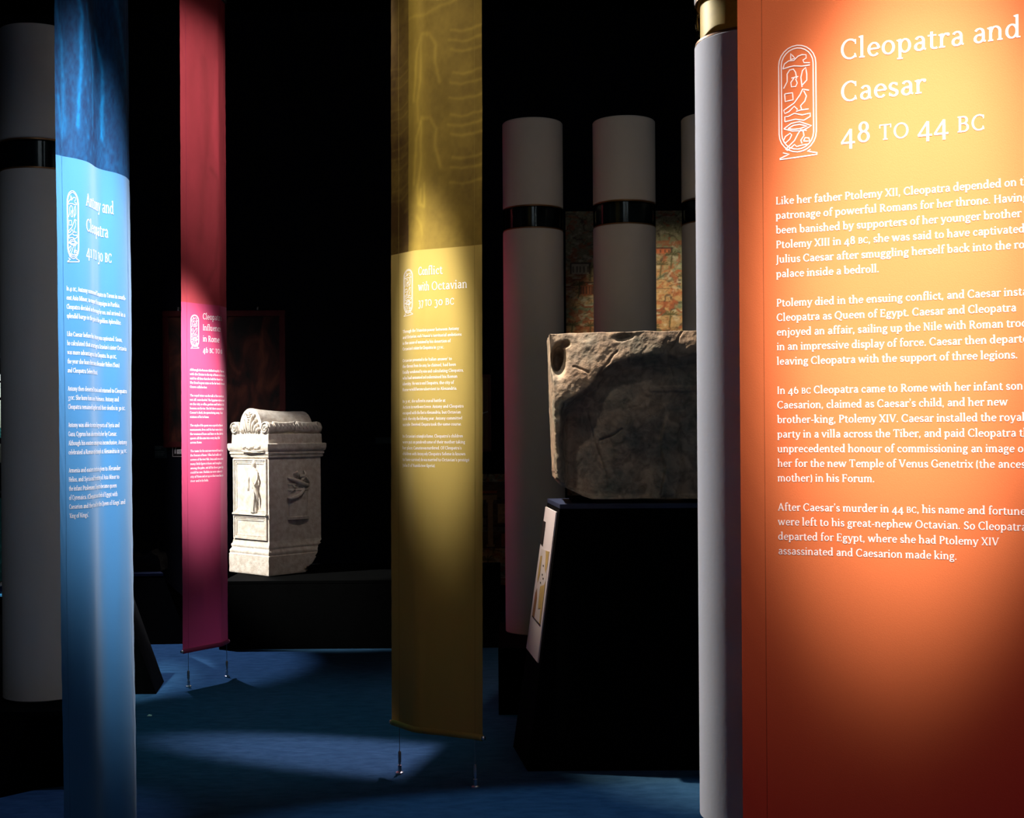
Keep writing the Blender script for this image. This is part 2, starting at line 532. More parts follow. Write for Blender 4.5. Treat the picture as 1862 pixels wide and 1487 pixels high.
        G['z'] = (ln((8, 44.5), (36, 44.5), w=T) + ln((34, 43), (8, 4), w=W - 1) + ln((7, 2.7), (37, 2.7), w=T) + ln((9, 45), (9, 35), w=4) + ln((36, 2), (36, 12), w=4), 42)
        G['\u00e9'] = (G['e'][0] + ln((24, 54), (34, 68), w=6), 46)
        H = 69
        G['A'] = (ln((9, 2), (30, 68), w=T + .5) + ln((30, 68), (53, 2)) + ln((17, 23), (45, 23), w=T) + ft(9, 8, 9) + ft(53, 9, 8), 61)
        G['B'] = (st(13, 0, H) + ft(13, 9, 8) + hd(13, 9, 8) + ar(28, 52, 14, 14.5, 90, -90) + ar(29, 19.5, 17, 17, 90, -90) + ln((13, 66.5), (28, 66.5), w=T) + ln((13, 37), (30, 37), w=T) + ln((13, 2.6), (30, 2.6), w=T), 55)
        G['C'] = (ar(34, 34.5, 26, 32.5, 50, 310, n=2 * S) + ln((52, 66), (52, 50), w=4) + ln((54, 4), (50, 18), w=4), 60)
        G['D'] = (st(13, 0, H) + ft(13, 9, 4) + hd(13, 9, 4) + ar(24, 34.5, 29, 32, 90, -90, n=int(1.5 * S)) + ln((13, 66.5), (25, 66.5), w=T) + ln((13, 2.6), (25, 2.6), w=T), 62)
        G['E'] = (st(13, 0, H) + ft(13, 9, 33) + hd(13, 9, 31) + ln((13, 36), (36, 36), w=T) + ln((44, 68), (44, 54), w=4) + ln((46, 1), (46, 16), w=4) + ln((37, 44), (37, 28), w=4), 53)
        G['F'] = (st(13, 0, H) + ft(13, 9, 10) + hd(13, 9, 31) + ln((13, 35), (36, 35), w=T) + ln((44, 68), (44, 53), w=4) + ln((37, 43), (37, 27), w=4), 49)
        G['G'] = (ar(34, 34.5, 26, 32.5, 50, 300, n=2 * S) + ln((52, 66), (52, 50), w=4) + st(53, 4, 31) + hd(53, 12, 7, 33), 65)
        G['H'] = (st(13, 0, H) + st(51, 0, H) + ft(13) + ft(51) + hd(13) + hd(51) + ln((13, 36), (51, 36), w=T), 64)
        G['I'] = (st(13, 0, H) + ft(13) + hd(13), 27)
        G['J'] = (st(15, 0, H) + hd(15) + ar(5, 0, 10, 16, 0, -110), 29)
        G['K'] = (st(13, 0, H) + ft(13) + hd(13) + ln((15, 30), (44, 66), w=T) + ln((22, 40), (50, 2)) + hd(46, 9, 8) + ft(51, 8, 8), 60)
        G['L'] = (st(13, 0, H) + ft(13, 9, 31) + hd(13, 9, 10) + ln((43, 1), (43, 17), w=4), 49)
        G['M'] = (ln((13, 1), (15, 68), w=T) + ln((15, 66), (37, 6)) + ln((37, 6), (60, 68), w=T) + st(62, 0, H) + ft(13) + ft(62) + hd(12, 7, 7) + hd(62, 4, 9), 75)
        G['N'] = (st(13, 0, H, T) + ln((13, 66), (50, 4)) + st(50, 0, H, T) + ft(13) + hd(12, 9, 6) + hd(50), 63)
        G['O'] = (ar(35, 34.5, 27, 32.5, 0, 360, n=int(2.4 * S)), 70)
        G['P'] = (st(13, 0, H) + ft(13, 9, 10) + hd(13, 9, 6) + ar(27, 49, 16, 17.5, 90, -90) + ln((13, 66.5), (28, 66.5), w=T) + ln((13, 31.5), (28, 31.5), w=T), 50)
        G['Q'] = (ar(35, 34.5, 27, 32.5, 0, 360, n=int(2.4 * S)) + ln((36, 2), (48, -10), (64, -12), w=T + 1), 70)
        G['R'] = (st(13, 0, H) + ft(13, 9, 9) + hd(13, 9, 6) + ar(27, 50, 15, 16.5, 90, -90) + ln((13, 66.5), (28, 66.5), w=T) + ln((13, 33.5), (28, 33.5), w=T) + ln((27, 34), (49, 2)) + ft(52, 5, 6), 58)
        G['S'] = (ar(26, 51, 15, 15.5, 35, 240) + ar(26, 18, 16, 16, 60, -150) + ln((14, 43), (39, 27)) + ln((40, 67), (40, 53), w=4) + ln((9, 3), (9, 18), w=4), 50)
        G['T'] = (st(29, 0, H) + ft(29, 10, 10) + hd(29, 25, 25) + ln((6, 68), (6, 53), w=4) + ln((52, 68), (52, 53), w=4), 58)
        G['U'] = (st(13, 22, H) + ar(31, 22, 18, 20.5, 180, 360) + st(49, 22, H, T) + hd(13) + hd(49), 62)
        G['V'] = (ln((9, 68), (30, 2)) + ln((52, 68), (31, 2), w=T) + hd(10, 9, 9) + hd(52, 8, 8), 60)
        G['X'] = (ln((10, 67), (49, 2)) + ln((49, 67), (10, 2), w=T) + hd(11, 9, 9) + hd(49, 8, 9) + ft(10, 8, 9) + ft(49, 9, 9), 59)
        G['0'] = (ar(25, 23.5, 17, 21.5, 0, 360, n=2 * S), 50)
        G['1'] = (st(18, 0, 47) + fl(18, 47) + ft(18, 10, 10), 36)
        G['2'] = (ar(22, 34, 12.5, 12, 160, -40) + ln((32, 27), (9, 4), w=W - 2) + ln((7, 3), (38, 3), w=T + 1), 44)
        G['3'] = (ar(20, 35, 12, 10.5, 150, -80) + ar(19, 3, 15, 21, 80, -140), 44)
        G['4'] = (ln((34, 48), (4, 3), w=T + .5) + ln((3, 2), (48, 2), w=T + 1) + st(34, -19, 48), 51)
        G['5'] = (ar(19, 4, 15, 22, 80, -140) + ln((11, 46), (11, 22), w=T) + ln((10, 44), (36, 44), w=T + 1), 43)
        G['6'] = (ar(25, 21, 15.5, 19, 0, 360, n=2 * S) + ar(34, 21, 24.5, 46, 180, 115), 50)
        G['7'] = (ln((6, 44), (40, 44), w=T + 1) + ln((38, 44), (15, -19), w=W - 1), 44)
        G['8'] = (ar(25, 51, 12.5, 15.5, 0, 360, n=int(1.6 * S)) + ar(25, 18, 15.5, 17, 0, 360, n=2 * S), 50)
        G['9'] = (ar(25, 26, 15.5, 19, 0, 360, n=2 * S) + ar(16, 26, 24.5, 46, 0, -65), 50)
        G['.'] = (dot(9, 4.6), 21)
        G[','] = (dot(9, 4.6) + ln((13, 3), (6, -11), w=4.5), 21)
        G["'"] = (dot(8, 68, 5) + ln((12, 67), (6, 54), w=4.5), 18)
        G['`'] = (dot(9, 58, 5) + ln((5, 59), (11, 72), w=4.5), 18)
        G['-'] = (ln((4, 23), (26, 23), w=T + 1), 30)
        G[';'] = (dot(9, 4.6) + dot(9, 40) + ln((13, 3), (6, -11), w=4.5), 22)
        G['('] = (ar(26, 28, 18, 48, 130, 230, W - 1, T), 26)
        G[')'] = (ar(0, 28, 18, 48, 50, -50, W - 1, T), 26)
        G[' '] = ([], 21)

    def layout(self, text, em, track=0.0):
        """quads for one line; ~ toggles small capitals. returns quads (in metres), width"""
        x = 0.0
        out = []
        sc = False
        for ch in text:
            if ch == '~':
                sc = not sc
                continue
            q, adv = self.g.get(ch, self.g['o'])
            k = 0.76 if (sc and ch.isupper()) else 1.0
            tk = track * (1.8 if sc else 1)
            for quad in q:
                out.append([((x + px * k) * em / 100, py * k * em / 100) for px, py in quad])
            x += adv * k + tk
        return out, x * em / 100


FT = Font(8.6, 5.4, 12)
FB = Font(10.4, 6.4, 6)


# ------------------------------------------------------------------ value noise for the printed pictures
def vnoise(x, y, seed=0, octaves=4):
    rng = np.random.RandomState(seed)
    tab = rng.rand(64, 64)
    out = np.zeros_like(x, dtype=float)
    amp, tot = 1.0, 0.0
    for o in range(octaves):
        xf, yf = x * 2 ** o + 13.7 * o, y * 2 ** o + 7.3 * o
        xi, yi = np.floor(xf).astype(int), np.floor(yf).astype(int)
        u, v = xf - xi, yf - yi
        u, v = u * u * (3 - 2 * u), v * v * (3 - 2 * v)
        g = lambda a, b: tab[a % 64, b % 64]
        out += amp * ((g(xi, yi) * (1 - u) + g(xi + 1, yi) * u) * (1 - v) + (g(xi, yi + 1) * (1 - u) + g(xi + 1, yi + 1) * u) * v)
        tot += amp
        amp *= 0.55
    return out / tot


def seg_dist(X, Z, pts):
    d = np.full(X.shape, 1e9)
    for (ax, az), (bx, bz) in zip(pts, pts[1:]):
        vx, vz = bx - ax, bz - az
        t = np.clip(((X - ax) * vx + (Z - az) * vz) / (vx * vx + vz * vz + 1e-12), 0, 1)
        d = np.minimum(d, np.hypot(X - ax - t * vx, Z - az - t * vz))
    return d


def stroke(X, Z, pts, w_):
    return np.exp(-(seg_dist(X, Z, pts) / w_) ** 2)


def pic_yellow(S, Z):
    # S 0..0.535, Z 2.13..3.2 : softly lit relief carving, curled head dress and cloth folds
    n = vnoise(S * 9, Z * 7, 3)
    fine = vnoise(S * 60, Z * 60, 5, 3)
    X = S / 0.535
    t = 0.40 + 0.35 * (n - 0.5) + 0.10 * (fine - 0.5)
    t += 0.22 * np.exp(-((X - 0.34) / 0.12) ** 2)
    t -= 0.30 * (X < 0.19) + 0.12 * np.clip((X - 0.62) / 0.3, 0, 1)
    k = lambda pts, w_=0.010: stroke(S + 0.010 * (vnoise(S * 20, Z * 16, 14, 3) - 0.5), Z + 0.012 * (vnoise(S * 18, Z * 18, 15, 3) - 0.5), [(a * 0.535, b) for a, b in pts], w_)
    hi = np.zeros_like(S)
    for dz in (0.0, -0.335):
        hi += 0.55 * k([(0.26, 2.74 + dz), (0.30, 2.93 + dz), (0.37, 3.0 + dz), (0.50, 3.0 + dz), (0.56, 2.95 + dz), (0.55, 2.88 + dz), (0.60, 2.80 + dz)])
        hi += 0.45 * k([(0.37, 2.98 + dz), (0.36, 2.82 + dz), (0.31, 2.73 + dz), (0.32, 2.66 + dz)])
        for j, (a, b) in enumerate(((0.70, 3.0), (0.68, 2.96), (0.70, 2.92), (0.72, 2.83), (0.70, 2.79), (0.69, 2.73))):
            hi += 0.42 * k([(a, b + dz), (0.8, b - 0.012 + dz), (1.0, b - 0.004 + dz)], 0.006)
            hi += 0.18 * k([(0.0, b - 0.10 + dz), (0.1, b - 0.105 + dz), (0.18, b - 0.085 + dz)], 0.004)
    hi += 0.5 * k([(0.36, 2.38), (0.35, 2.32), (0.42, 2.31), (0.41, 2.40)]) + 0.4 * k([(0.2, 3.08), (0.45, 3.08), (0.75, 3.12)], 0.007)
    hi += 0.3 * k([(0.2, 3.16), (0.6, 3.13), (0.85, 3.20)], 0.006) + 0.35 * k([(0.3, 2.27), (0.36, 2.24), (0.38, 2.2)], 0.01)
    t = np.clip(t + 0.42 * hi * (0.5 + n), 0.02, 1.1)[..., None]
    dark = np.array([0.050, 0.022, 0.004]); lite = np.array([0.52, 0.36, 0.055])
    return dark * (1 - t) + lite * t


def pic_blue(S, Z):
    X = S / 0.535
    n = vnoise(S * 12, Z * 5, 8)
    fine = vnoise(S * 90, Z * 70, 9, 4)
    t = 0.18 + 0.30 * (n - 0.5) + 0.40 * (fine - 0.5) * (0.4 + n)
    k = lambda pts, w_=0.012: stroke(S + 0.012 * (vnoise(S * 25, Z * 18, 4) - 0.5), Z, [(a * 0.535, b) for a, b in pts], w_)
    hi = 0.75 * k([(0.10, 2.58), (0.22, 2.60), (0.30, 2.52), (0.28, 2.36), (0.25, 2.22)], 0.010) + 0.35 * k([(0.0, 2.56), (0.10, 2.42), (0.12, 2.2)])
    hi += 0.8 * k([(0.55, 2.50), (0.64, 2.40), (0.63, 2.22)], 0.012) + 0.5 * k([(0.80, 2.62), (0.88, 2.5), (0.92, 2.40)], 0.012)
    hi += 0.4 * k([(0.36, 2.55), (0.46, 2.4), (0.45, 2.24)], 0.01) + 0.45 * k([(0.05, 2.28), (0.1, 2.18)], 0.01)
    for j in range(16):
        a = 0.30 + 0.03 * (j % 4); b = 2.15 + 0.02 * j
        hi += 0.30 * np.exp(-(((S - (0.08 + 0.09 * ((j * 7) % 5) / 5 + 0.1)) / 0.008) ** 2 + ((Z - b * 0.995) / 0.008) ** 2))
    t = np.clip(t + 0.75 * hi * (0.6 + 0.8 * fine), 0.0, 1.0)[..., None]
    dark = np.array([0.008, 0.022, 0.085]); lite = np.array([0.006, 0.22, 0.58])
    return dark * (1 - t) + lite * t


def pic_red(S, Z):
    X = S / 0.535
    n = vnoise(S * 7, Z * 2.6, 11)
    fine = vnoise(S * 50, Z * 40, 12, 3)
    t = 0.62 + 0.55 * (n - 0.5) + 0.08 * (fine - 0.5)
    t -= 0.22 * stroke(S, Z, [(0.20, 3.5), (0.22, 3.0), (0.18, 2.75), (0.16, 2.5)], 0.04)
    t -= 0.25 * stroke(S, Z, [(0.26, 2.9), (0.33, 2.85), (0.34, 2.6), (0.30, 2.35), (0.22, 2.25)], 0.02)
    t += 0.20 * stroke(S, Z, [(0.33, 3.5), (0.30, 3.1), (0.36, 2.8), (0.38, 2.3)], 0.03)
    t = np.clip(t, 0.1, 1.1)[..., None]
    dark = np.array([0.22, 0.035, 0.035]); lite = np.array([0.62, 0.075, 0.095])
    return dark * (1 - t) + lite * t


def pic_orange(S, Z):
    n = vnoise(S * 8, Z * 5, 21)
    t = np.clip(0.5 + 0.7 * (n - 0.5), 0, 1)[..., None]
    return np.array([0.28, 0.06, 0.02]) * (1 - t) + np.array([0.58, 0.17, 0.03]) * t


# ------------------------------------------------------------------ banners
CART_W, CART_H = 0.065, 0.191


def cart_strokes():
    """hieroglyph cartouche, strokes in px of a 74 x 209 drawing (y down)"""
    L = []
    def loop(x0, x1, y0, y1, gapb=True):
        r = (x1 - x0) / 2; cx = (x0 + x1) / 2
        top = [(cx + r * math.cos(math.radians(a)), y0 + r - r * math.sin(math.radians(a))) for a in range(180, -1, -15)]
        bot = [(cx + r * math.cos(math.radians(a)), y1 - r - r * math.sin(math.radians(a))) for a in range(0, -181, -15)]
        return top + bot + [top[0]]
    L.append(loop(1, 71, 1, 196)); L.append(loop(6, 66, 6, 191))
    L.append([(8, 196), (20, 199), (2, 206), (2, 208), (72, 203), (72, 200), (54, 196), (60, 193)])
    L.append([(9, 42), (12, 33), (20, 28), (30, 28), (38, 21), (45, 19), (53, 20), (53, 26), (47, 29), (49, 34), (60, 35)])
    L.append([(60, 39), (45, 40), (30, 38), (22, 39), (9, 42)])
    L.append([(24, 28), (24, 15), (32, 24), (24, 26)])
    L.append([(10, 78), (17, 66), (17, 52), (22, 45), (29, 44), (33, 50), (35, 62)]); L.append([(25, 60), (38, 58)])
    L.append([(30, 60), (24, 68), (25, 76), (33, 76), (36, 70), (33, 62)])
    L.append([(45, 78), (43, 60), (46, 48), (52, 43), (54, 55), (54, 66), (46, 74)])
    L.append([(12, 88), (27, 87), (28, 100), (13, 102), (12, 88)])
    L.append([(58, 85), (46, 82), (41, 92), (30, 106), (10, 118), (12, 124), (20, 121), (30, 112), (36, 118), (33, 122), (41, 120), (57, 119)])
    L.append([(48, 85), (53, 95), (50, 104), (42, 112), (44, 120)])
    L.append([(12, 139), (12, 130), (18, 130), (30, 125), (45, 129), (60, 127), (60, 133), (48, 139), (32, 136), (12, 139)])
    L.append([(10, 152), (24, 143), (40, 141), (62, 150), (45, 158), (26, 157), (10, 152)])
    L.append([(18, 152), (28, 147), (40, 146), (54, 150), (40, 154), (27, 154), (18, 152)])
    L.append([(9, 174), (13, 166), (22, 161), (25, 164), (21, 172), (13, 178), (9, 174)])
    L.append([(53, 158), (42, 156), (36, 164), (30, 175), (13, 190), (16, 192), (24, 187), (30, 182), (34, 186), (45, 184), (56, 183)])
    L.append([(46, 157), (48, 167), (42, 175), (44, 181)])
    L.append([(47, 177), (50, 171), (57, 172), (59, 178), (47, 177)])
    return L


def make_banner(spec):
    z0, zt, ztop = spec['zbot'], spec['ztr'], spec['ztop']
    tab = spec['tab']
    ss = np.array([t[0] for t in tab])
    D = np.array([t[2] for t in tab])
    pts = [P(t[1], spec['pyref'], t[2]) for t in tab]
    Xs = np.array([p.x for p in pts]); Ys = np.array([p.y for p in pts])
    smax = ss[-1]
    fine = np.linspace(-0.08, smax + 0.08, 700)
    ext = lambda A: np.interp(fine, ss, A) + np.where(fine < 0, (fine) * (A[1] - A[0]) / (ss[1] - ss[0]), 0) + np.where(fine > smax, (fine - smax) * (A[-1] - A[-2]) / (ss[-1] - ss[-2]), 0)
    FX, FY = ext(Xs), ext(Ys)
    sig = spec.get('smooth', 0.010) / (fine[1] - fine[0])
    kr = np.exp(-0.5 * (np.arange(-60, 61) / sig) ** 2); kr /= kr.sum()
    pad = lambda A: np.convolve(np.pad(A, 60, mode='reflect', reflect_type='odd'), kr, mode='valid')
    FX, FY = pad(FX), pad(FY)
    TX, TY = np.gradient(FX, fine), np.gradient(FY, fine)
    TL = np.hypot(TX, TY)
    zr = spec['zref']

    def surf(s, z, off=0.0):
        x = np.interp(s, fine, FX); y = np.interp(s, fine, FY)
        nx = np.interp(s, fine, TY / TL); ny = np.interp(s, fine, -TX / TL)
        amp = spec.get('wr', 0.0014)
        edge = np.clip(1.0 - np.minimum(s, smax - s) / 0.07, 0, 1)
        dz = amp * (vnoise(s * 7 + 3, z * 2.2 + 5, spec['seed'], 3) - 0.5) * 5 + amp * 0.5 * np.sin((z * 1.0 + s * 2.2) * 70) * edge * vnoise(s * 3 + 2, z * 3, 40, 2)
        x = x + spec.get('lean', 0) * (z - zr)
        xx = x + nx * (off + dz); yy = y + ny * (off + dz)
        return np.stack([xx, yy, np.broadcast_to(z, xx.shape)], axis=-1)

    c = surf(np.array([smax / 2]), np.array([0.0]))[0]
    root = empty(spec['name'], (float(c[0]), float(c[1]), 0.0))
    tag(root, spec['label'], 'banner', 'hanging text banners')
    org = np.array([c[0], c[1], 0.0])

    def grid(name, za, zb, ds, dz, material, colors=None, sa=0.0, sb=smax, off=0.0, par=None):
        ns = max(2, int((sb - sa) / ds) + 1); nz = max(2, int((zb - za) / dz) + 1)
        S, Z = np.meshgrid(np.linspace(sa, sb, ns), np.linspace(za, zb, nz))
        V = surf(S.ravel(), Z.ravel(), off) - org
        i = np.arange(ns * nz).reshape(nz, ns)
        Fc = np.stack([i[:-1, :-1], i[:-1, 1:], i[1:, 1:], i[1:, :-1]], axis=-1).reshape(-1, 4)
        cc = colors(S.ravel(), Z.ravel()) if colors else None
        return np_mesh(name, V, Fc, material, par or root, True, cc)

    cm = mat(spec['name'] + '_cloth', spec['col'], 0.75, 0.25, noise_scale=900, noise_amt=0.06, bump=0.05, bump_scale=500, transl=0.28, sheen=0.15, detail=2)
    pm = mat(spec['name'] + '_picture', (0.5, 0.5, 0.5), 0.75, 0.25, attr='print', transl=0.28)
    sm = mat(spec['name'] + '_seam', tuple(v * 0.55 for v in spec['col']), 0.8, 0.2, noise_scale=300, noise_amt=0.2)
    pc = grid('plain_cloth', z0, zt, 0.005, 0.007, cm)
    g = grid('printed_picture', zt, ztop, 0.004, 0.005, pm, spec['pic'])
    g['label'] = spec['piclabel']
    for sx in (0.043, smax - 0.043):
        grid('seam', z0 + 0.02, ztop - 0.01, 0.002, 0.03, sm, None, sx, sx + 0.0016, 0.0012, pc)

    # hem: a rolled tube of cloth round the bottom bar
    n = 40
    path = surf(np.linspace(0.002, smax - 0.002, n), np.full(n, z0 + 0.006)) - org
    b = B(); b.tube([tuple(p) for p in path], 0.0125, 12)
    hem = b.build('hem', cm, root, True)
    a0, a1 = Vector(path[0]), Vector(path[-1])
    for pth, ext_ in ((a0, a0 - Vector(path[1])), (a1, a1 - Vector(path[-2]))):
        e = ext_.normalized()
        b = B(); b.tube([tuple(pth - e * 0.01), tuple(pth + e * 0.012)], 0.008, 10)
        b.build('bar_end', M['metal'], hem, True)
    # top bar, held by two wires from the ceiling
    ptop = surf(np.linspace(0.0, smax, n), np.full(n, ztop)) - org
    b = B(); b.tube([tuple(p) for p in ptop], 0.014, 10)
    b.build('top_bar', M['metal'], root, True)
    for f_ in (0.08, 0.92):
        q = surf(np.array([smax * f_]), np.array([ztop]))[0] - org
        b = B(); b.tube([(q[0], q[1], ztop), (q[0], q[1], ZC - 0.001)], 0.0015, 6)
        b.build('cable', M['cable'], root)
        q = surf(np.array([smax * f_]), np.array([z0]))[0] - org
        b = B(); b.tube([(q[0], q[1], z0), (q[0], q[1], 0.075)], 0.0015, 6)
        cb = b.build('cable', M['cable'], root)
        b = B(); b.lathe([(0, 0.092), (0.004, 0.092), (0.0065, 0.086), (0.0065, 0.046), (0.0045, 0.044), (0.0045, 0.036), (0.008, 0.034), (0.008, 0.010), (0.016, 0.006), (0.016, 0.0), (0, 0)], 16, q[0], q[1])
        b.build('floor_anchor', M['metal'], cb, 'auto')

    # printed lettering
    def emit(name, quads):
        Q = np.array(quads, dtype=float)            # n,4,2
        V2 = Q.reshape(-1, 2)
        V = surf(V2[:, 0], V2[:, 1], 0.0006) - org
        Fc = np.arange(len(V)).reshape(-1, 4)
        return np_mesh(name, V, Fc, M['print'], root, False)

    def lines(texts, s0, zb, sp, em, font, track, fit=None):
        out = []
        z = zb
        for t in texts:
            if t:
                q, wd = font.layout(t, em, track)
                k = 1.0
                if fit and wd > fit:
                    k = fit / wd
                for quad in q:
                    out.append([(s0 + x * k, z + y) for x, y in quad])
            z -= sp
        return out

    tl = spec['title']
    for k, t in enumerate(tl['t']):
        emit('title_line', lines([t], 0.173, tl['z'] - k * tl['sp'], tl['sp'], tl['em'], FT, 1.4, smax - 0.185))
    bd = spec['body']
    para, zz = [], bd['z']
    start = zz
    for t in list(bd['t']) + ['']:
        if t:
            if not para:
                start = zz
            para.append(t)
        elif para:
            emit('text_paragraph', lines(para, 0.066, start, bd['sp'], bd['em'], FB, bd.get('track', 1.0), bd.get('fit')))
            para = []
        zz -= bd['sp']
    cq = []
    for line in cart_strokes():
        pts = []
        for (xa, ya), (xb, yb) in zip(line, line[1:]):
            k = max(1, int(math.hypot(xb - xa, yb - ya) / 6))
            pts += [(xa + (xb - xa) * i / k, ya + (yb - ya) * i / k) for i in range(k)]
        pts.append(line[-1])
        p3 = [(0.072 + x / 74 * CART_W, spec['cz'] - y / 209 * spec.get('ch', CART_H), 0.0019) for x, y in pts]
        cq += FT.strip(p3)
    emit('printed_cartouche', cq)
    return root


ORANGE_TXT = ["Like her father Ptolemy XII, Cleopatra depended on the", "patronage of powerful Romans for her throne. Having",
              "been banished by supporters of her younger brother", "Ptolemy XIII in 48 ~BC~, she was said to have captivated",
              "Julius Caesar after smuggling herself back into the royal", "palace inside a bedroll.", "",
              "Ptolemy died in the ensuing conflict, and Caesar installed", "Cleopatra as Queen of Egypt. Caesar and Cleopatra",
              "enjoyed an affair, sailing up the Nile with Roman troops", "in an impressive display of force. Caesar then departed,",
              "leaving Cleopatra with the support of three legions.", "",
              "In 46 ~BC~ Cleopatra came to Rome with her infant son", "Caesarion, claimed as Caesar's child, and her new",
              "brother-king, Ptolemy XIV. Caesar installed the royal", "party in a villa across the Tiber, and paid Cleopatra the",
              "unprecedented honour of commissioning an image of", "her for the new Temple of Venus Genetrix (the ancestral", "mother) in his Forum.", "",
              "After Caesar's murder in 44 ~BC~, his name and fortune", "were left to his great-nephew Octavian. So Cleopatra",
              "departed for Egypt, where she had Ptolemy XIV", "assassinated and Caesarion made king."]
BLUE_TXT = ["In 41 ~BC~, Antony summoned Cleopatra to Tarsus in south-", "east Asia Minor, to support his campaigns in Parthia.",
            "Cleopatra decided on the voyage by sea, and arrived in a", "splendid barge in the guise of the goddess Aphrodite.", "",
            "Like Caesar before him, Antony was captivated. Soon,", "he calculated that a marriage to Octavian's sister Octavia",
            "was more advantageous than Cleopatra. In 40 ~BC~,", "the year she bore him twins Alexander Helios (Sun)", "and Cleopatra Selene (Moon).", "",
            "Antony then deserted Octavia and returned to Cleopatra", "37 ~BC~. She bore him a son, Ptolemaeus. Antony and",
            "Cleopatra remained together until their deaths in 30 ~BC~.", "",
            "Antony was able to restore large parts of Syria and", "Gaza, Cyprus has also returned to her by Caesar.",
            "Although his eastern campaign was inconclusive, Antony", "celebrated a Roman-style triumph at Alexandria in 34 ~BC~.", "",
            "Armenia and eastern territories given to Alexander", "Helios, and Syria and the entirety of Asia Minor to",
            "the infant Ptolemaeus. Cleopatra became queen", "of Cyrenaica. (Cleopatra was titled of Egypt with", "Caesarion and they took the titles Queen of Kings' and", "`King of Kings'."]
YELLOW_TXT = ["Through the Triumvirate power between Antony", "and Octavian, each Triumvir's territorial ambitions",
              "is the cause of sustained by his desertion of", "Octavian's sister for Cleopatra in 37 ~BC~.", "",
              "Octavian presented in the `Italian answer' to", "the threat from the army, he claimed, had been",
              "fatally weakened by wine and calculating Cleopatra,", "who had unmanned and undermined his Roman",
              "identity. He was to send Cleopatra, the city of", "Rome would become subservient to Alexandria.", "",
              "In 31 ~BC~, she suffered in a naval battle at", "Actium in north-west Greece. Antony and Cleopatra",
              "escaped with the fleet to Alexandria, but Octavian", "took the city the following year. Antony committed",
              "suicide. Deceived, Cleopatra took the same course.", "",
              "In Octavian's triumph in Rome, Cleopatra's children", "were put on parade with some of their mother taking",
              "her place. Caesarion was murdered. Of Cleopatra's", "children with Antony only Cleopatra Selene is known",
              "to have survived; she was married to Octavian's prot\u00e9g\u00e9", "Juba II of Numidia (now Algeria)."]
RED_TXT = ["Although the Romans disliked royalty Cleopatra was", "with the Dictator in the city of Rome at this time. It was",
           "said to all Rome that she held the heart of Caesar.", "She lived in great state on the far bank of the river and", "Cicero called on her.", "",
           "The royal visitor was the talk of the town. Many, but", "not all, were dazzled. The Egyptian style made its mark",
           "on the city, on villas, gardens and fashion in all of the", "houses on the rise. She left there unexpectedly after",
           "Caesar's death, the queen being away. There are", "statues of her in Rome.", "",
           "The style of the queen was copied in Rome: the", "monuments, dress and the hair were imitated by", "the women of Rome and later on the death of the",
           "queen all this came into every day life", "across Rome.", "",
           "The taste for the east now moved from the top to", "the houses of Rome. Villas had walls with", "scenes of the river Nile, lotus and crocodiles and",
           "many little figures in boats and temples set", "among the palms, and all the finest gems of Egypt",
           "could be seen. Obelisks too were taken to the", "city of Rome and set up on their new bases by the", "river and in the fields."]

make_banner(dict(name='orange_banner', seed=31, zbot=0.19, ztr=2.13, ztop=3.9, pyref=500, zref=1.6, lean=0.0,
                 tab=[(0, 1344, 2.10), (0.066, 1411, 2.082), (0.137, 1489, 2.06), (0.173, 1530, 2.045), (0.30, 1678, 1.995), (0.452, 1862, 1.93), (0.535, 1968, 1.90)],
                 col=(0.74, 0.18, 0.055), pic=pic_orange, piclabel='brown and orange printed picture', cz=2.044, wr=0.0008,
                 label='orange banner titled Cleopatra and Caesar, nearest and widest, beside the near column',
                 title=dict(t=['Cleopatra and', 'Caesar', '48 ~TO~ 44 ~BC~'], z=2.010, sp=0.0692, em=0.0478),
                 body=dict(t=ORANGE_TXT, z=1.779, sp=0.0245, em=0.0182, track=0.4)))
make_banner(dict(name='blue_banner', seed=32, zbot=0.19, ztr=2.13, ztop=3.9, pyref=450, zref=1.88, lean=-0.004,
                 tab=[(0, 104, 3.22), (0.066, 119.5, 3.245), (0.137, 145, 3.275), (0.173, 159, 3.30), (0.21, 167, 3.33), (0.25, 171.5, 3.36), (0.30, 178, 3.39), (0.335, 186, 3.41), (0.425, 213, 3.45), (0.475, 230, 3.50), (0.535, 236.5, 3.56)],
                 col=(0.06, 0.265, 0.60), pic=pic_blue, piclabel='dark blue printed close-up of weathered stone', cz=2.044, smooth=0.020,
                 label='blue banner titled Antony and Cleopatra, hanging in front of the left column',
                 title=dict(t=['Antony and', 'Cleopatra', '41 ~TO~ 30 ~BC~'], z=2.012, sp=0.068, em=0.0485),
                 body=dict(t=BLUE_TXT, z=1.779, sp=0.0239, em=0.0176, track=0.4, fit=0.41)))
make_banner(dict(name='yellow_banner', seed=33, zbot=0.195, ztr=2.135, ztop=3.9, pyref=650, zref=1.7, lean=0.006,
                 tab=[(0, 711.5, 5.13), (0.066, 733, 5.06), (0.137, 752, 5.0), (0.173, 761, 4.985), (0.22, 771, 4.975), (0.258, 779, 4.965), (0.32, 800, 4.945), (0.43, 841, 4.90), (0.475, 858, 4.88), (0.535, 877, 4.85)],
                 col=(0.52, 0.37, 0.085), pic=pic_yellow, piclabel='olive printed picture of a carved relief', cz=2.064,
                 label='yellow banner titled Conflict with Octavian, hanging alone in the middle of the room',
                 title=dict(t=['Conflict', 'with Octavian', '37 ~TO~ 30 ~BC~'], z=2.033, sp=0.0625, em=0.0485),
                 body=dict(t=YELLOW_TXT, z=1.806, sp=0.0237, em=0.0176, track=0.4)))
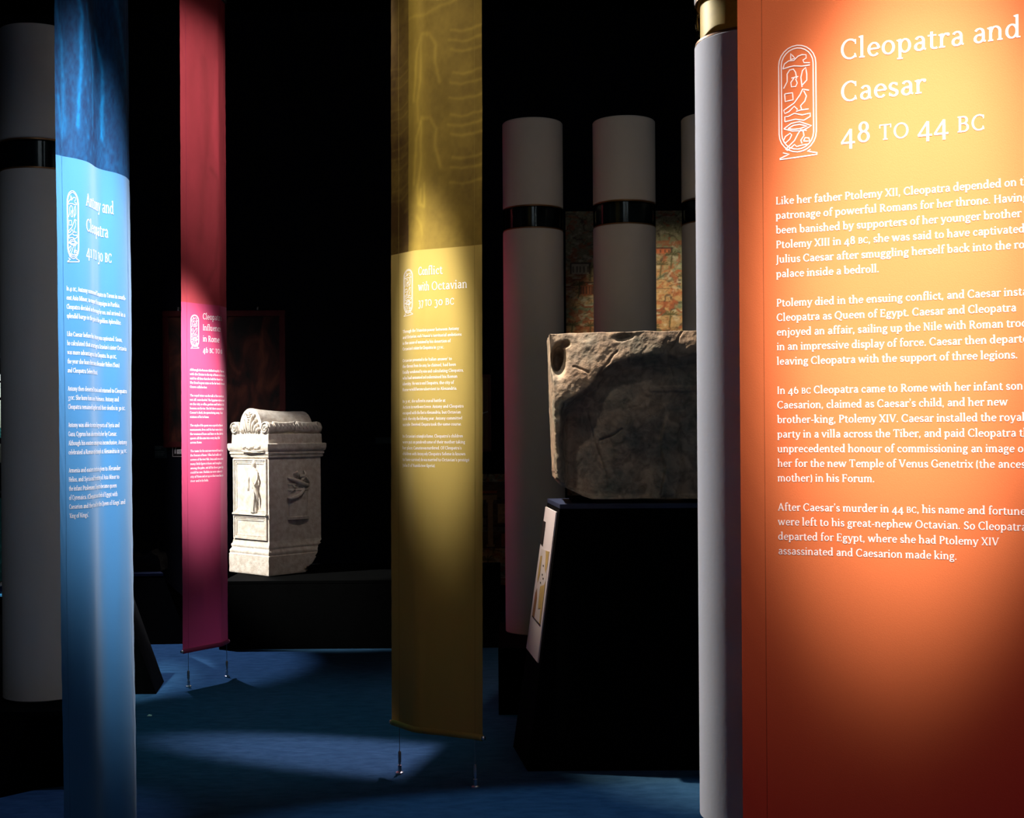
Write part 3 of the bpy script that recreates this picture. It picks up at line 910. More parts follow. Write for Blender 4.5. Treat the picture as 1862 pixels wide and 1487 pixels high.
make_banner(dict(name='red_banner', seed=34, zbot=0.195, ztr=2.13, ztop=3.9, pyref=650, zref=1.7, lean=0.002,
                 tab=[(0, 329.5, 6.82), (0.066, 345, 6.87), (0.137, 363, 6.93), (0.173, 369, 6.95), (0.34, 400, 7.05), (0.475, 408.5, 7.12), (0.535, 412, 7.16)],
                 col=(0.60, 0.060, 0.16), pic=pic_red, piclabel='dark red printed picture of stone', cz=2.066,
                 label="crimson banner titled Cleopatra's Influence in Rome, hanging just left of the marble altar",
                 title=dict(t=["Cleopatra's", 'Influence', 'in Rome', '46 ~BC TO~ 06'], z=2.045, sp=0.0625, em=0.0485),
                 body=dict(t=RED_TXT, z=1.752, sp=0.0238, em=0.0176, track=0.4, fit=0.41)))


# ------------------------------------------------------------------ columns
def column(px, D, zb, label, group='white columns with a dark ring', warm=False, name='column', db=0.0, dt=0.0):
    x = GX(px, D, 1.6)
    root = empty(name, (x, D, zb))
    tag(root, label, 'column', group)
    R = 0.162
    za, zb_, zt_ = 2.139 + db, 2.262 + db, 2.72 + dt
    b = B(); b.lathe([(0, 0), (R - 0.004, 0), (R, 0.004), (R, za - 0.004), (R - 0.003, za), (0, za)], 96)
    b.build('lower_drum', M['column'], root, 'auto')
    b = B(); b.lathe([(0, zb_), (R - 0.003, zb_), (R, zb_ + 0.004), (R, zt_ - 0.005), (R - 0.004, zt_), (0, zt_)], 96)
    b.build('upper_drum', M['column'], root, 'auto')
    b = B(); b.lathe([(0, za), (R - 0.016, za), (R - 0.016, zb_), (0, zb_)], 96)
    b.build('ring_core', M['gold'] if warm else M['core_unlit'], root, 'auto', label='gold core inside the clear ring' if warm else None)
    for z in (za + 0.0005, zb_ - 0.007):
        b = B(); b.lathe([(R - 0.0155, z), (R - 0.002, z), (R - 0.002, z + 0.006), (R - 0.0155, z + 0.006), (R - 0.0155, z)], 96)
        b.build('gold_trim', M['gold_trim'], root, 'auto')
    b = B(); b.lathe([(R - 0.004, za + 0.0066), (R - 0.001, za + 0.0066), (R - 0.001, zb_ - 0.0072), (R - 0.004, zb_ - 0.0072), (R - 0.004, za + 0.0066)], 96)
    b.build('clear_sleeve', M['glass'], root, True)
    return root


def platform(name, bot, top, label, cat='plinth', group=None, topmat=False):
    """bot/top: lists of (x, y, z); first point is local origin"""
    cx = sum(p[0] for p in bot) / len(bot); cy = sum(p[1] for p in bot) / len(bot)
    root = empty(name, (cx, cy, 0))
    tag(root, label, cat, group)
    h = top[0][2]
    sh = lambda L, k=1.0: [((p[0] - cx) * k, (p[1] - cy) * k, p[2]) for p in L]
    bt = sh(bot); tp = sh(top)
    tlow = [(t[0], t[1], h - 0.019) for t in tp]
    b = B(); b.hull8(bt, tlow, 0.002)
    b.build('body', M['black'], root)
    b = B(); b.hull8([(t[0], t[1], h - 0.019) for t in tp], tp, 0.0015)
    b.build('top_board', M['blue_lit_top'] if topmat else M['black'], root)
    return root


column(971.5, 6.65, 0.331, 'white column on the far platform behind the stone block, with red glow on its left side')
column(1137.5, 6.42, 0.331, 'white column on the far platform, middle one of the three behind the stone block', db=-0.02, dt=-0.052)
column(1299.5, 6.35, 0.331, 'white column on the far platform, mostly hidden behind the big near column', db=-0.02, dt=-0.055)
column(78, 5.11, 0.331, 'white column on low black platform behind the blue banner')
column(1374, 3.44, 0.33, 'near white column with gold ring, beside the orange banner', warm=True)

rect = lambda x0, x1, y0, y1, z: [(x0, y0, z), (x1, y0, z), (x1, y1, z), (x0, y1, z)]
platform('column_platform', rect(GX(908, 6.43), 2.6, 6.12, 6.95, 0), rect(GX(908, 6.43), 2.6, 6.12, 6.95, 0.331), 'long low black platform carrying the three far columns', 'platform')
lx = GX(0, 4.78)
platform('column_platform', [(-3.4, 4.55, 0), (lx, 4.78, 0), (GX(72, 4.90), 4.90, 0), (GX(200, 5.0), 5.0, 0), (GX(200, 5.6), 5.7, 0), (-3.4, 5.7, 0)],
         [(-3.4, 4.55, 0.331), (lx, 4.78, 0.331), (GX(72, 4.90), 4.78, 0.331), (GX(200, 5.0), 4.80, 0.331), (GX(200, 5.6), 5.7, 0.331), (-3.4, 5.7, 0.331)],
         'low black platform under the column behind the blue banner', 'platform')
cx4 = GX(1374, 3.44, 1.6)
b4 = empty('round_plinth', (cx4, 3.44, 0)); tag(b4, 'round black base under the near white column', 'plinth')
b = B(); b.lathe([(0, 0), (0.150, 0), (0.150, 0.326), (0.146, 0.33), (0, 0.33)], 64); b.build('base_drum', M['black'], b4, 'auto')
b = B(); b.lathe([(0.150, 0.0), (0.158, 0.0), (0.158, 0.02), (0.150, 0.024)], 64); b.build('foot_ring', M['black'], b4, 'auto')

# ------------------------------------------------------------------ stone block and its plinth
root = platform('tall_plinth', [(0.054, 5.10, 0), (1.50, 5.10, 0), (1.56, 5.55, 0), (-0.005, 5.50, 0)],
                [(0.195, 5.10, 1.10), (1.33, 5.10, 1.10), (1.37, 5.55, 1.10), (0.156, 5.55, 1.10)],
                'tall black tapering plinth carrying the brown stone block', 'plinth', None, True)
pcx, pcy = root.location.x, root.location.y
# info board fixed to the left face of the plinth
A_ = Vector((0.195, 5.10, 1.10)); B_ = Vector((0.156, 5.55, 1.10)); C_ = Vector((0.054, 5.10, 0)); D_ = Vector((-0.005, 5.50, 0))


def face(u, v, off):
    """u 0 front..1 back, v 0 top..1 bottom on the sloping left side"""
    p = (A_ * (1 - u) + B_ * u) * (1 - v) + (C_ * (1 - u) + D_ * u) * v
    n_ = (B_ - A_).cross(C_ - A_).normalized()
    if n_.x > 0:
        n_ = -n_
    return p + n_ * off


pan = empty('map_panel', tuple(face(0.5, 0.5, 0)))
tag(pan, 'white information board with a tan map on the side of the tall black plinth', 'sign')
po = pan.location.copy()
V0, V1, U0, U1 = 0.032, 0.60, 0.09, 0.93


def fpoly(name, uv, off0, off1, m, parent):
    """slab on the board; uv in board coordinates 0..1 (u left=back, v down)"""
    f = lambda u, v, o: face(U1 + (U0 - U1) * u, V0 + (V1 - V0) * v, o) - po
    b_ = B()
    bot = [tuple(f(u, v, off0)) for u, v in uv]; top = [tuple(f(u, v, off1)) for u, v in uv]
    b_.hull8(bot, top)
    return b_.build(name, m, parent)


board = fpoly('board', [(0, 0), (1, 0), (1, 1), (0, 1)], 0.001, 0.007, M['white_board'], pan)
fpoly('dark_label', [(-0.02, 0.10), (0.22, 0.10), (0.22, 0.26), (-0.02, 0.26)], 0.0072, 0.009, M['ink'], board)
mp = [fpoly('map_field', [(0.16, 0.29), (0.88, 0.27), (0.88, 0.76), (0.16, 0.76)], 0.0072, 0.0078, mat('map_paper', (0.62, 0.58, 0.60), 0.6, 0.2, noise_scale=6, noise_amt=0.08), board)]
fpoly('map_land', [(0.58, 0.28), (0.87, 0.27), (0.87, 0.35), (0.80, 0.42), (0.70, 0.40), (0.66, 0.33)], 0.008, 0.0086, M['map_tan'], board)
fpoly('map_land', [(0.50, 0.53), (0.78, 0.50), (0.87, 0.47), (0.87, 0.76), (0.80, 0.76), (0.74, 0.66), (0.56, 0.68), (0.52, 0.62)], 0.008, 0.0086, M['map_tan'], board)
fpoly('map_land', [(0.18, 0.34), (0.32, 0.33), (0.34, 0.46), (0.24, 0.52), (0.18, 0.50)], 0.008, 0.0086, M['map_tan'], board)
fpoly('map_land', [(0.16, 0.60), (0.26, 0.56), (0.36, 0.62), (0.34, 0.76), (0.16, 0.76)], 0.008, 0.0086, M['map_brown'], board)
for uu, vv in ((0.52, 0.44), (0.62, 0.46), (0.45, 0.50), (0.5, 0.38)):
    fpoly('map_mark', [(uu, vv), (uu + 0.07, vv), (uu + 0.07, vv + 0.012), (uu, vv + 0.012)], 0.008, 0.0088, M['ink'], board)
fpoly('map_border', [(0.16, 0.757), (0.88, 0.757), (0.88, 0.763), (0.16, 0.763)], 0.0086, 0.009, M['ink'], board)

# stone block
RX0, RX1, RY0, RY1, RZ0, RZ1 = 0.158, 1.22, 5.13, 5.52, 1.118, 1.805


def sm(a, b_, x):
    t = np.clip((x - a) / (b_ - a), 0, 1)
    return t * t * (3 - 2 * t)


def rock_front(x, z):
    """relief towards the viewer in metres; x from left edge, z from bottom (0.687 high)"""
    # ridge running from the lower left corner up and over to the right
    px = 997 + x * 441
    py = 907 - z * 441
    ridge = np.interp(px, [1003.5, 1004.5, 1013, 1030, 1055, 1085, 1120, 1160, 1200, 1230, 1280, 1500], [940, 800, 748, 722, 708, 672, 655, 648, 642, 650, 636, 630])
    rl = [(1004, 905), (1004, 800), (1013, 748), (1030, 722), (1055, 708), (1085, 672), (1120, 655), (1160, 648), (1200, 642), (1230, 650), (1280, 636), (1500, 630)]
    d = seg_dist(px, py, rl) / 441.0 * np.where(ridge > py, 1.0, -1.0)      # >0 above the ridge (outside, lit)
    h = 0.06 - 0.40 * (np.sqrt(np.clip(d, 0, 0.5) ** 2 + 0.045 ** 2) - 0.045)
    h = np.where(d < 0, 0.06 - 0.05 * sm(0, 0.05, -d) - 0.16 * np.clip(-d, 0, 1) * 0.5, h)
    # deep lower left hollow
    hol = sm(1008, 1026, px) * (1 - sm(1040, 1130, px - (py - 800) * 0.25)) * sm(722, 760, py + 0.12 * (px - 1010))
    h -= 0.05 * hol
    # bulge in the middle
    h += 0.035 * np.exp(-(((px - 1150) / 70) ** 2 + ((py - 760) / 70) ** 2))
    # spall scar, lower right
    edge = np.interp(py, [700, 760, 800, 850, 905], [1213, 1208, 1196, 1206, 1196])
    scar = sm(-3, 3, px - edge) * (1 - sm(25, 42, px - edge)) * sm(745, 790, py)
    h += 0.020 * scar - 0.018 * sm(0, 40, edge - px) * (1 - sm(40, 90, edge - px)) * sm(760, 850, py)
    # oval socket at upper left
    h -= 0.11 * np.exp(-((((px - 1012 + 0.08 * (py - 653)) / 12.5) ** 2 + ((py - 653) / 26) ** 2) ** 2))
    h -= 0.04 * np.exp(-((((px - 1026) / 7) ** 2 + ((py - 624) / 6) ** 2) ** 2))
    # broken notch on the top edge
    h -= 0.022 * np.exp(-((((px - 1135 + (py - 612) * 1.2) / 15) ** 2 + ((py - 612 - 4 * vnoise(px * 0.1, py * 0.1, 59, 2)) / 6) ** 2) ** 1.3))
    # cracks
    for pts in ([(1118, 640), (1100, 662), (1083, 680), (1080, 700), (1062, 718), (1050, 730)], [(1236, 605), (1228, 622), (1214, 640), (1213, 655), (1218, 670), (1221, 685)],
                [(1085, 800), (1110, 790), (1125, 780)], [(1040, 666), (1065, 676)], [(1062, 745), (1075, 800), (1092, 850), (1100, 890)]):
        h -= 0.008 * np.exp(-(seg_dist(px + 5 * (vnoise(px * 0.06, py * 0.06, 57, 3) - 0.5), py + 6 * (vnoise(px * 0.05, py * 0.05, 58, 3) - 0.5), pts) / 1.5) ** 2)
    h += 0.006 * np.exp(-(seg_dist(px, py, [(1180, 708), (1275, 708)]) / 5.0) ** 6)
    h += 0.022 * (vnoise(x * 5, z * 5, 50, 3) - 0.5) + 0.006 * (vnoise(x * 30, z * 30, 51, 4) - 0.5) + 0.009 * (vnoise((x + z) * 5, (x - z) * 14, 53, 4) - 0.5)
    return h


def make_rock():
    W_, Dp, H_ = RX1 - RX0, RY1 - RY0, RZ1 - RZ0
    verts, faces = [], []

    def addgrid(fn, nu, nv):
        base = sum(len(v) for v in verts)
        U, V_ = np.meshgrid(np.linspace(0, 1, nu), np.linspace(0, 1, nv))
        verts.append(fn(U.ravel(), V_.ravel()))
        i = np.arange(nu * nv).reshape(nv, nu) + base
        faces.append(np.stack([i[:-1, :-1], i[:-1, 1:], i[1:, 1:], i[1:, :-1]], axis=-1).reshape(-1, 4))

    def warp(x, y, z):
        """common displacement keeping faces joined"""
        e = 0.010
        # taper of the lower left and undercut below
        tx = x + 0.022 * (1 - z / H_) * np.exp(-x / 0.3)
        dx = e * (vnoise(y * 9 + 1, z * 9 + 2, 60, 4) - 0.5)
        dy = e * (vnoise(x * 9 + 1, z * 9 + 2, 61, 4) - 0.5) * 0.3
        dz = e * (vnoise(x * 8 + 1, y * 8 + 2, 62, 4) - 0.5)
        lift = np.interp(x, [0, 0.02, 0.12, 0.16, W_], [0.085, 0.06, 0.012, 0.0, 0.0]) * (1 - sm(0.0, 0.14, z))
        slope = 0.014 * x / W_ * z / H_
        return np.stack([RX0 + tx + dx, RY0 + y + dy, RZ0 + z + dz + lift + slope], axis=-1)

    hb = lambda x, z: np.minimum(1, np.minimum(z, H_) / 0.02)

    def front(u, v):
        x, z = u * W_, v * H_
        h = rock_front(x, z)
        k = sm(0, 0.006, x) * sm(0, 0.02, z) * (1 - sm(W_ - 0.02, W_, x))
        y = -h * k
        # recess so that the top slopes back but joins the top face
        y = y + (1 - k) * 0.012
        return warp(x, y, z)

    def edge_y(x, z):
        h = rock_front(x, z)
        k = sm(0, 0.006, x) * sm(0, 0.02, z) * (1 - sm(W_ - 0.02, W_, x))
        return -h * k + (1 - k) * 0.012

    addgrid(front, 300, 200)
    addgrid(lambda u, v: warp(u * 0 + 0, edge_y(u * 0, v * H_) * (1 - u) + Dp * u, v * H_), 40, 120)
    addgrid(lambda u, v: warp(u * 0 + W_, edge_y(u * 0 + W_, v * H_) * (1 - u) + Dp * u, v * H_), 14, 30)
    addgrid(lambda u, v: warp(u * W_, edge_y(u * W_, v * 0 + H_) * (1 - v) + Dp * v, v * 0 + H_), 300, 30)
    addgrid(lambda u, v: warp(u * W_, edge_y(u * W_, v * 0) * (1 - v) + Dp * v, v * 0), 300, 14)
    addgrid(lambda u, v: warp(u * W_, v * 0 + Dp, v * H_), 60, 40)
    V = np.concatenate(verts); Fc = np.concatenate(faces)
    c = np.array([(RX0 + RX1) / 2, (RY0 + RY1) / 2, RZ0])
    o = np_mesh('stone_block', V - c, Fc, M['rock'], None, True)
    o.location = tuple(c)
    bm = bmesh.new(); bm.from_mesh(o.data)
    bmesh.ops.remove_doubles(bm, verts=bm.verts, dist=0.0015)
    bmesh.ops.recalc_face_normals(bm, faces=bm.faces)
    bm.to_mesh(o.data); bm.free()
    return o


rk = make_rock()
tag(rk, 'large broken brown stone block with an oval socket, lying on the tall black plinth', 'stone')
for i, (xx, wd) in enumerate(((0.30, 0.10), (0.80, 0.10), (1.08, 0.08))):
    b = B(); b.box(-wd / 2, wd / 2, -0.13, 0.13, 0, 0.0165, 0.001)
    o = b.build('support_block', M['black'], None, loc=(xx, 5.33, 1.1005))
    tag(o, ('flat black support pad under the left end of the brown stone block', 'flat black support pad under the middle of the brown stone block', 'flat black support pad under the hidden right end of the stone block')[i], 'pad', 'support pads under the stone')

# ------------------------------------------------------------------ marble altar
AO = P(489.5, 1047, 8.3)
alt = empty('marble_altar', tuple(AO), math.radians(-42))
tag(alt, 'white marble Roman altar with scrolled top and carved standing figure, on the far platform', 'altar')
AW, AD = 0.424, 0.466


def ring_prof(name, prof, x0=-AW, x1=0.0, y0=0.0, y1=AD, m=None, cut=False, jag=0.0):
    """stacked rectangular mouldings: prof = [(outset, z)]"""
    b_ = B()
    bm = b_.bm
    nx, ny = 16, 20
    rings = []
    for o_, z in prof:
        X_0, X_1, Y_0, Y_1 = x0 - o_, x1 + o_, y0 - o_, y1 + o_
        pts = [(X_0 + (X_1 - X_0) * i / nx, Y_0) for i in range(nx)] + [(X_1, Y_0 + (Y_1 - Y_0) * i / ny) for i in range(ny)] + \
              [(X_1 + (X_0 - X_1) * i / nx, Y_1) for i in range(nx)] + [(X_0, Y_1 + (Y_0 - Y_1) * i / ny) for i in range(ny)]
        ring = []
        for (x, y) in pts:
            zz = z
            if cut:   # the far lower corner on the right side is broken away
                t = max(0.0, (y - 0.30)) / 0.20
                lim = 0.0 if t <= 0 else 0.02 + 0.27 * t ** 1.3
                if z < lim:
                    k = min(1, (lim - z) / 0.15)
                    nn = noise.noise(Vector((x * 9, y * 22, z * 22))) * 0.03
                    if x > -0.25:
                        x -= 0.07 * k + nn
                        y -= (0.17 * k + nn) * t
                        if z <= 0.001:
                            zz = z + 0.012 * k
            if jag:
                nn = noise.noise(Vector((x * 30, y * 30, z * 40))) * jag
                x += nn; y += nn * 0.5
            ring.append(bm.verts.new((x, y, zz)))
        rings.append(ring)
    n = len(rings[0])
    for a, c in zip(rings, rings[1:]):
        for k in range(n):
            bm.faces.new((a[k], a[(k + 1) % n], c[(k + 1) % n], c[k]))
    bm.faces.new(rings[0][::-1]); bm.faces.new(rings[-1])
    return b_.build(name, m or M['marble'], alt, 'auto')


ring_prof('base', [(0.010, 0.0)] + [(0.012, 0.005 + 0.012 * k) for k in range(10)] + [(0.012, 0.128), (0.006, 0.134), (0.008, 0.140), (0.010, 0.150), (0.006, 0.160), (0.000, 0.168), (-0.002, 0.176), (0.001, 0.182), (0.001, 0.192), (-0.006, 0.204), (-0.008, 0.216), (-0.010, 0.226)], cut=True, jag=0.003)
ring_prof('shaft', [(-0.011, 0.224)] + [(-0.011, 0.226 + 0.0235 * k) for k in range(1, 24)] + [(-0.011, 0.792)], cut=True, jag=0.0008)
ring_prof('cornice', [(-0.010, 0.790), (0.0, 0.794), (0.002, 0.806), (-0.004, 0.808), (0.006, 0.816), (0.008, 0.826), (0.002, 0.829), (0.014, 0.842), (0.018, 0.862), (0.018, 0.884), (0.012, 0.888)], jag=0.0015)
ring_prof('top_block', [(-0.006, 0.886), (-0.004, 0.890), (-0.006, 0.950), (-0.010, 0.953)], jag=0.001)
# front face frames (front is y = 0 side, here y about 0.011)
FY = 0.011
for nm, (xa, xb, za, zb) in (('upper_frame', (-AW + 0.022, -0.028, 0.405, 0.782)), ('lower_frame', (-AW + 0.022, -0.028, 0.235, 0.395))):
    b = B()
    for k, (ins, dp) in enumerate(((0.0, 0.012), (0.012, 0.007), (0.024, 0.004))):
        t = 0.009
        a0, a1, c0, c1 = xa + ins, xb - ins, za + ins * 0.9, zb - ins
        b.box(a0, a1, FY - dp, FY + 0.004, c1 - t, c1)
        b.box(a0, a1, FY - dp, FY + 0.004, c0, c0 + t)
        b.box(a0, a0 + t, FY - dp, FY + 0.004, c0 + t, c1 - t)
        b.box(a1 - t, a1, FY - dp, FY + 0.004, c0 + t, c1 - t)
    b.build(nm, M['marble'], alt)
b = B(); b.box(-AW + 0.02, -0.02, FY - 0.022, FY + 0.004, 0.398, 0.412, 0.003)
b.build('figure_ledge', M['marble'], alt)
# standing draped figure in relief
secs = []
fx = -0.165
prof = [(0.413, 0.030, 0.020, 0.0), (0.430, 0.034, 0.020, 0.0), (0.47, 0.031, 0.020, 0.002), (0.52, 0.032, 0.021, 0.003), (0.56, 0.037, 0.023, 0.002), (0.60, 0.038, 0.024, 0.0),
        (0.64, 0.033, 0.022, -0.002), (0.675, 0.035, 0.020, -0.004), (0.700, 0.036, 0.018, -0.004), (0.714, 0.024, 0.014, -0.004), (0.722, 0.010, 0.010, -0.003), (0.728, 0.010, 0.011, -0.003),
        (0.738, 0.016, 0.016, -0.003), (0.752, 0.018, 0.018, -0.003), (0.766, 0.015, 0.015, -0.003), (0.776, 0.006, 0.006, -0.003)]
for z, rx, ry, ox in prof:
    ring = []
    for k in range(32):
        a = 2 * math.pi * k / 32
        fold = 1 + (0.14 * math.sin(a * 9 + z * 30) if z < 0.70 else 0)
        ring.append((fx + ox + rx * fold * math.cos(a), FY - 0.004 + ry * fold * math.sin(a), z))
    secs.append(ring)
b = B(); b.sections(secs)
b.tube([(fx + 0.030, FY - 0.012, 0.695), (fx + 0.050, FY - 0.018, 0.645), (fx + 0.030, FY - 0.028, 0.600), (fx + 0.015, FY - 0.030, 0.585)], [0.011, 0.010, 0.008, 0.007], 8)
b.tube([(fx - 0.034, FY - 0.012, 0.690), (fx - 0.050, FY - 0.016, 0.640), (fx - 0.048, FY - 0.020, 0.590), (fx - 0.046, FY - 0.022, 0.565)], [0.011, 0.009, 0.008, 0.007], 8)
b.tube([(fx - 0.03, FY - 0.02, 0.68), (fx, FY - 0.030, 0.63), (fx + 0.03, FY - 0.03, 0.59), (fx + 0.055, FY - 0.02, 0.53), (fx + 0.052, FY - 0.014, 0.47)], [0.006, 0.009, 0.010, 0.009, 0.004], 8)
b.tube([(fx + 0.018, FY - 0.024, 0.59), (fx + 0.022, FY - 0.024, 0.52), (fx + 0.012, FY - 0.02, 0.43)], [0.008, 0.007, 0.005], 8)
b.build('figure_relief', M['marble'], alt, True)
# inscription-like worn relief on the cornice front (flying scroll)
b = B()
for k in range(9):
    x = -0.25 + k * 0.022
    b.ball((x, -0.018, 0.862 + 0.006 * math.sin(k * 1.7)), 0.013, 0.010, 0.013, 8, 6)
b.tube([(-0.27, -0.020, 0.838), (-0.20, -0.022, 0.832), (-0.10, -0.022, 0.836), (-0.03, -0.020, 0.840)], 0.006, 6)
b.build('cornice_scroll', M['marble'], alt, True)
# carved top: central vault with bolsters each side
b = B()
n = 20
mid = -AW / 2
arch = [(mid + 0.128 * math.cos(a), 0.952 + 0.178 * max(0, math.sin(a)) ** 0.8) for a in [math.pi * k / n for k in range(n + 1)]]
arch = [(x, z) for x, z in arch]
ys = [0.012 + (AD - 0.03) * i / 14 for i in range(15)]
secs = []
for y in ys:
    sag = 0.010 * math.sin(math.pi * (y / AD)) + 0.018 * (y / AD)
    secs.append([(x, y, z - (z - 0.952) / 0.178 * sag + 0.002 * noise.noise(Vector((x * 30, y * 30, z * 30)))) for x, z in arch])
b.sections(secs)
b.build('vault', M['marble'], alt, 'auto')
for s_, cxp in ((-1, -AW + 0.038), (1, -0.040)):
    b = B()
    secs = []
    for i in range(29):
        y = 0.004 + (AD - 0.012) * i / 28
        t = i / 28
        r = 0.040 + 0.004 * math.cos(t * 2 * math.pi)
        if abs(t - 0.55) < 0.03:
            r += 0.004
        if 0.06 < t < 0.94:
            r -= 0.005
        secs.append([(cxp + r * math.cos(2 * math.pi * k / 24) * (1 + 0.05 * math.sin(k * 2.1 + t * 20)), y, 0.992 + r * math.sin(2 * math.pi * k / 24) * (1 + 0.03 * math.sin(t * 24))) for k in range(24)])
    b.sections(secs)
    bol = b.build('bolster', M['marble'], alt, True)
    b = B()
    pts = []
    for k in range(40):
        a = k / 39 * 4.2 * math.pi
        r = 0.036 * (1 - k / 39) + 0.006
        pts.append((cxp + s_ * r * math.cos(a), -0.001, 0.992 + r * math.sin(a)))
    b.tube(pts, 0.0045, 6)
    for k in range(6):
        a = k * math.pi / 3
        b.ball((cxp + 0.014 * math.cos(a), -0.002, 0.992 + 0.014 * math.sin(a)), 0.006, 0.005, 0.006, 8, 6)
    b.build('volute_scroll', M['marble'], bol, True)
    # draped leaves sagging over the outer side of the bolster
    b = B()
    for ya, yb in ((0.045, 0.235), (0.245, AD - 0.035)):
        secs = []
        for i in range(15):
            t = i / 14
            y = ya + (yb - ya) * t
            dz = 0.016 * math.sin(math.pi * t)
            secs.append([(cxp + s_ * (0.030 + 0.012 * math.sin(a) - 0.006 * (1 - math.sin(math.pi * t))), y, 1.004 - dz * 0.4 + 0.034 * math.cos(a)) for a in (0.1, 0.6, 1.2, 1.8, 2.4, 3.0)] + [(cxp + s_ * 0.010, y, 0.985)])
        b.sections(secs)
        for i in range(6):
            y = ya + (yb - ya) * (i + 0.5) / 6
            b.tube([(cxp + s_ * 0.030, y - 0.01, 1.030), (cxp + s_ * 0.043, y, 1.006), (cxp + s_ * 0.040, y + 0.008, 0.984)], [0.002, 0.004, 0.002], 6)
    b.build('bolster_leaves', M['marble'], bol, True)
# palmette leaves on the pediment front
b = B()
for s_ in (-1, 1):
    for j, (bx, bz, L_, cur) in enumerate(((0.010, 0.965, 0.145, 0.5), (0.032, 0.962, 0.115, 0.8), (0.058, 0.960, 0.085, 1.1), (0.085, 0.958, 0.055, 1.4))):
        pts, rr = [], []
        for k in range(12):
            t = k / 11
            a = math.pi / 2 - s_ * cur * (t ** 1.6) * 1.3
            x = mid + s_ * bx + s_ * L_ * 0.35 * t * math.sin(cur * t * 1.6)
            z = bz + L_ * (t - 0.25 * cur * t * t)
            pts.append((x, 0.004 - 0.006 * math.sin(math.pi * t), z)); rr.append(0.003 + 0.009 * math.sin(math.pi * min(1, t * 0.9 + 0.08)))
        b.tube(pts, rr, 6)
        e = pts[-1]
        for k in range(5):
            a = k * 1.25
            b.ball((e[0] + s_ * 0.008 * math.cos(a), e[1] - 0.002, e[2] - 0.006 + 0.008 * math.sin(a)), 0.005, 0.005, 0.005, 6, 5)
for k in range(9):
    z = 0.975 + k * 0.015
    for s_ in (-1, 1):
        b.tube([(mid, 0.002, z), (mid + s_ * 0.016, -0.004, z + 0.010)], [0.005, 0.002], 5)
b.build('palmette_relief', M['marble'], alt, True)
# side relief: round basket with a bird and a branch (side face x about -0.011)
SX = -0.0085
b = B()
secs = []
for z, r, d in ((0.362, 0.085, 0.0), (0.366, 0.090, 0.020), (0.384, 0.090, 0.022), (0.388, 0.084, 0.018), (0.56, 0.083, 0.016), (0.565, 0.088, 0.020), (0.572, 0.088, 0.020), (0.577, 0.083, 0.016), (0.60, 0.083, 0.016), (0.604, 0.088, 0.020), (0.612, 0.088, 0.018), (0.614, 0.08, 0.0)):
    secs.append([(SX - 0.004 + (d + 0.004) * math.sin(math.pi * k / 20) ** 0.6 if 0 < k < 20 else SX - 0.004, 0.255 + r * math.cos(math.pi * k / 20), z) for k in range(21)])
b.sections(secs)
b.build('basket_relief', M['marble'], alt, 'auto')
b = B()
q = lambda y, z, o=0.016: (SX + o, y, z)
b.tube([q(0.165, 0.655, .004), q(0.20, 0.640), q(0.25, 0.622, .020), (SX + 0.018, 0.31, 0.600), q(0.345, 0.590, .006)], [0.004, 0.012, 0.018, 0.014, 0.004], 8)
b.tube([q(0.16, 0.52, .006), q(0.18, 0.51), q(0.22, 0.520, .016), q(0.26, 0.535, .018), q(0.285, 0.56, .018), q(0.29, 0.585, .014)], [0.006, 0.014, 0.016, 0.015, 0.012, 0.006], 8)
b.tube([q(0.20, 0.60), q(0.215, 0.585, .018), q(0.21, 0.57, .018), q(0.185, 0.555, .012)], [0.006, 0.009, 0.009, 0.004], 8)
b.tube([q(0.215, 0.68, .003), q(0.235, 0.69), q(0.245, 0.67, .016), q(0.24, 0.64, .014)], [0.004, 0.010, 0.013, 0.010], 8)
b.tube([q(0.30, 0.70, .003), q(0.31, 0.68, .010), q(0.30, 0.65, .014), q(0.27, 0.63, .016)], [0.004, 0.009, 0.012, 0.010], 8)
b.tube([q(0.26, 0.66, .012), q(0.30, 0.66, .014), q(0.335, 0.63, .010), q(0.35, 0.61, .004)], [0.010, 0.012, 0.009, 0.003], 8)
b.build('bird_relief', M['marble'], alt, True)

px0 = GX(398, 8.03)
platform('altar_platform', rect(px0, GX(908, 8.03), 8.03, 9.1, 0), rect(px0 + 0.02, GX(908, 8.03), 8.05, 9.1, AO.z - 0.004), 'long black platform under the marble altar at the far end', 'platform')

# ------------------------------------------------------------------ black plinths on the left
fx0, fx1 = GX(120, 8.4), GX(347, 8.3)
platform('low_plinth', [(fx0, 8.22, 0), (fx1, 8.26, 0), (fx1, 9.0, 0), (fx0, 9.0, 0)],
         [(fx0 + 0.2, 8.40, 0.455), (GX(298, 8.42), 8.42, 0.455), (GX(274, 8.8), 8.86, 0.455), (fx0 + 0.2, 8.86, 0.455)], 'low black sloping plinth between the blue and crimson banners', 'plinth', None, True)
fb = B()
rnd = random.Random(4)
secs = []
ring = []
sil = [(-0.16, 0.0), (-0.16, 0.10), (-0.12, 0.115), (-0.08, 0.10), (-0.03, 0.105), (0.0, 0.125), (0.02, 0.14), (0.035, 0.12), (0.07, 0.11), (0.085, 0.07), (0.085, 0.0)]
fb.prism(sil, -0.08, 0.10)
bmesh.ops.subdivide_edges(fb.bm, edges=list(fb.bm.edges), cuts=3, use_grid_fill=True)
for v in fb.bm.verts:
    if v.co.z > 0.001:
        d = noise.noise_vector(v.co * 22) * 0.008
        v.co += d
fr = fb.build('stone_fragment', mat('black_stone', (0.012, 0.012, 0.013), 0.7, 0.2, noise_scale=15, noise_amt=0.4), None, False, loc=(GX(276, 8.62), 8.62, 0.4552))
tag(fr, 'jagged dark stone fragment lying on the low sloping plinth', 'stone')
nx0, nx1 = GX(120, 6.7), GX(284, 6.67)
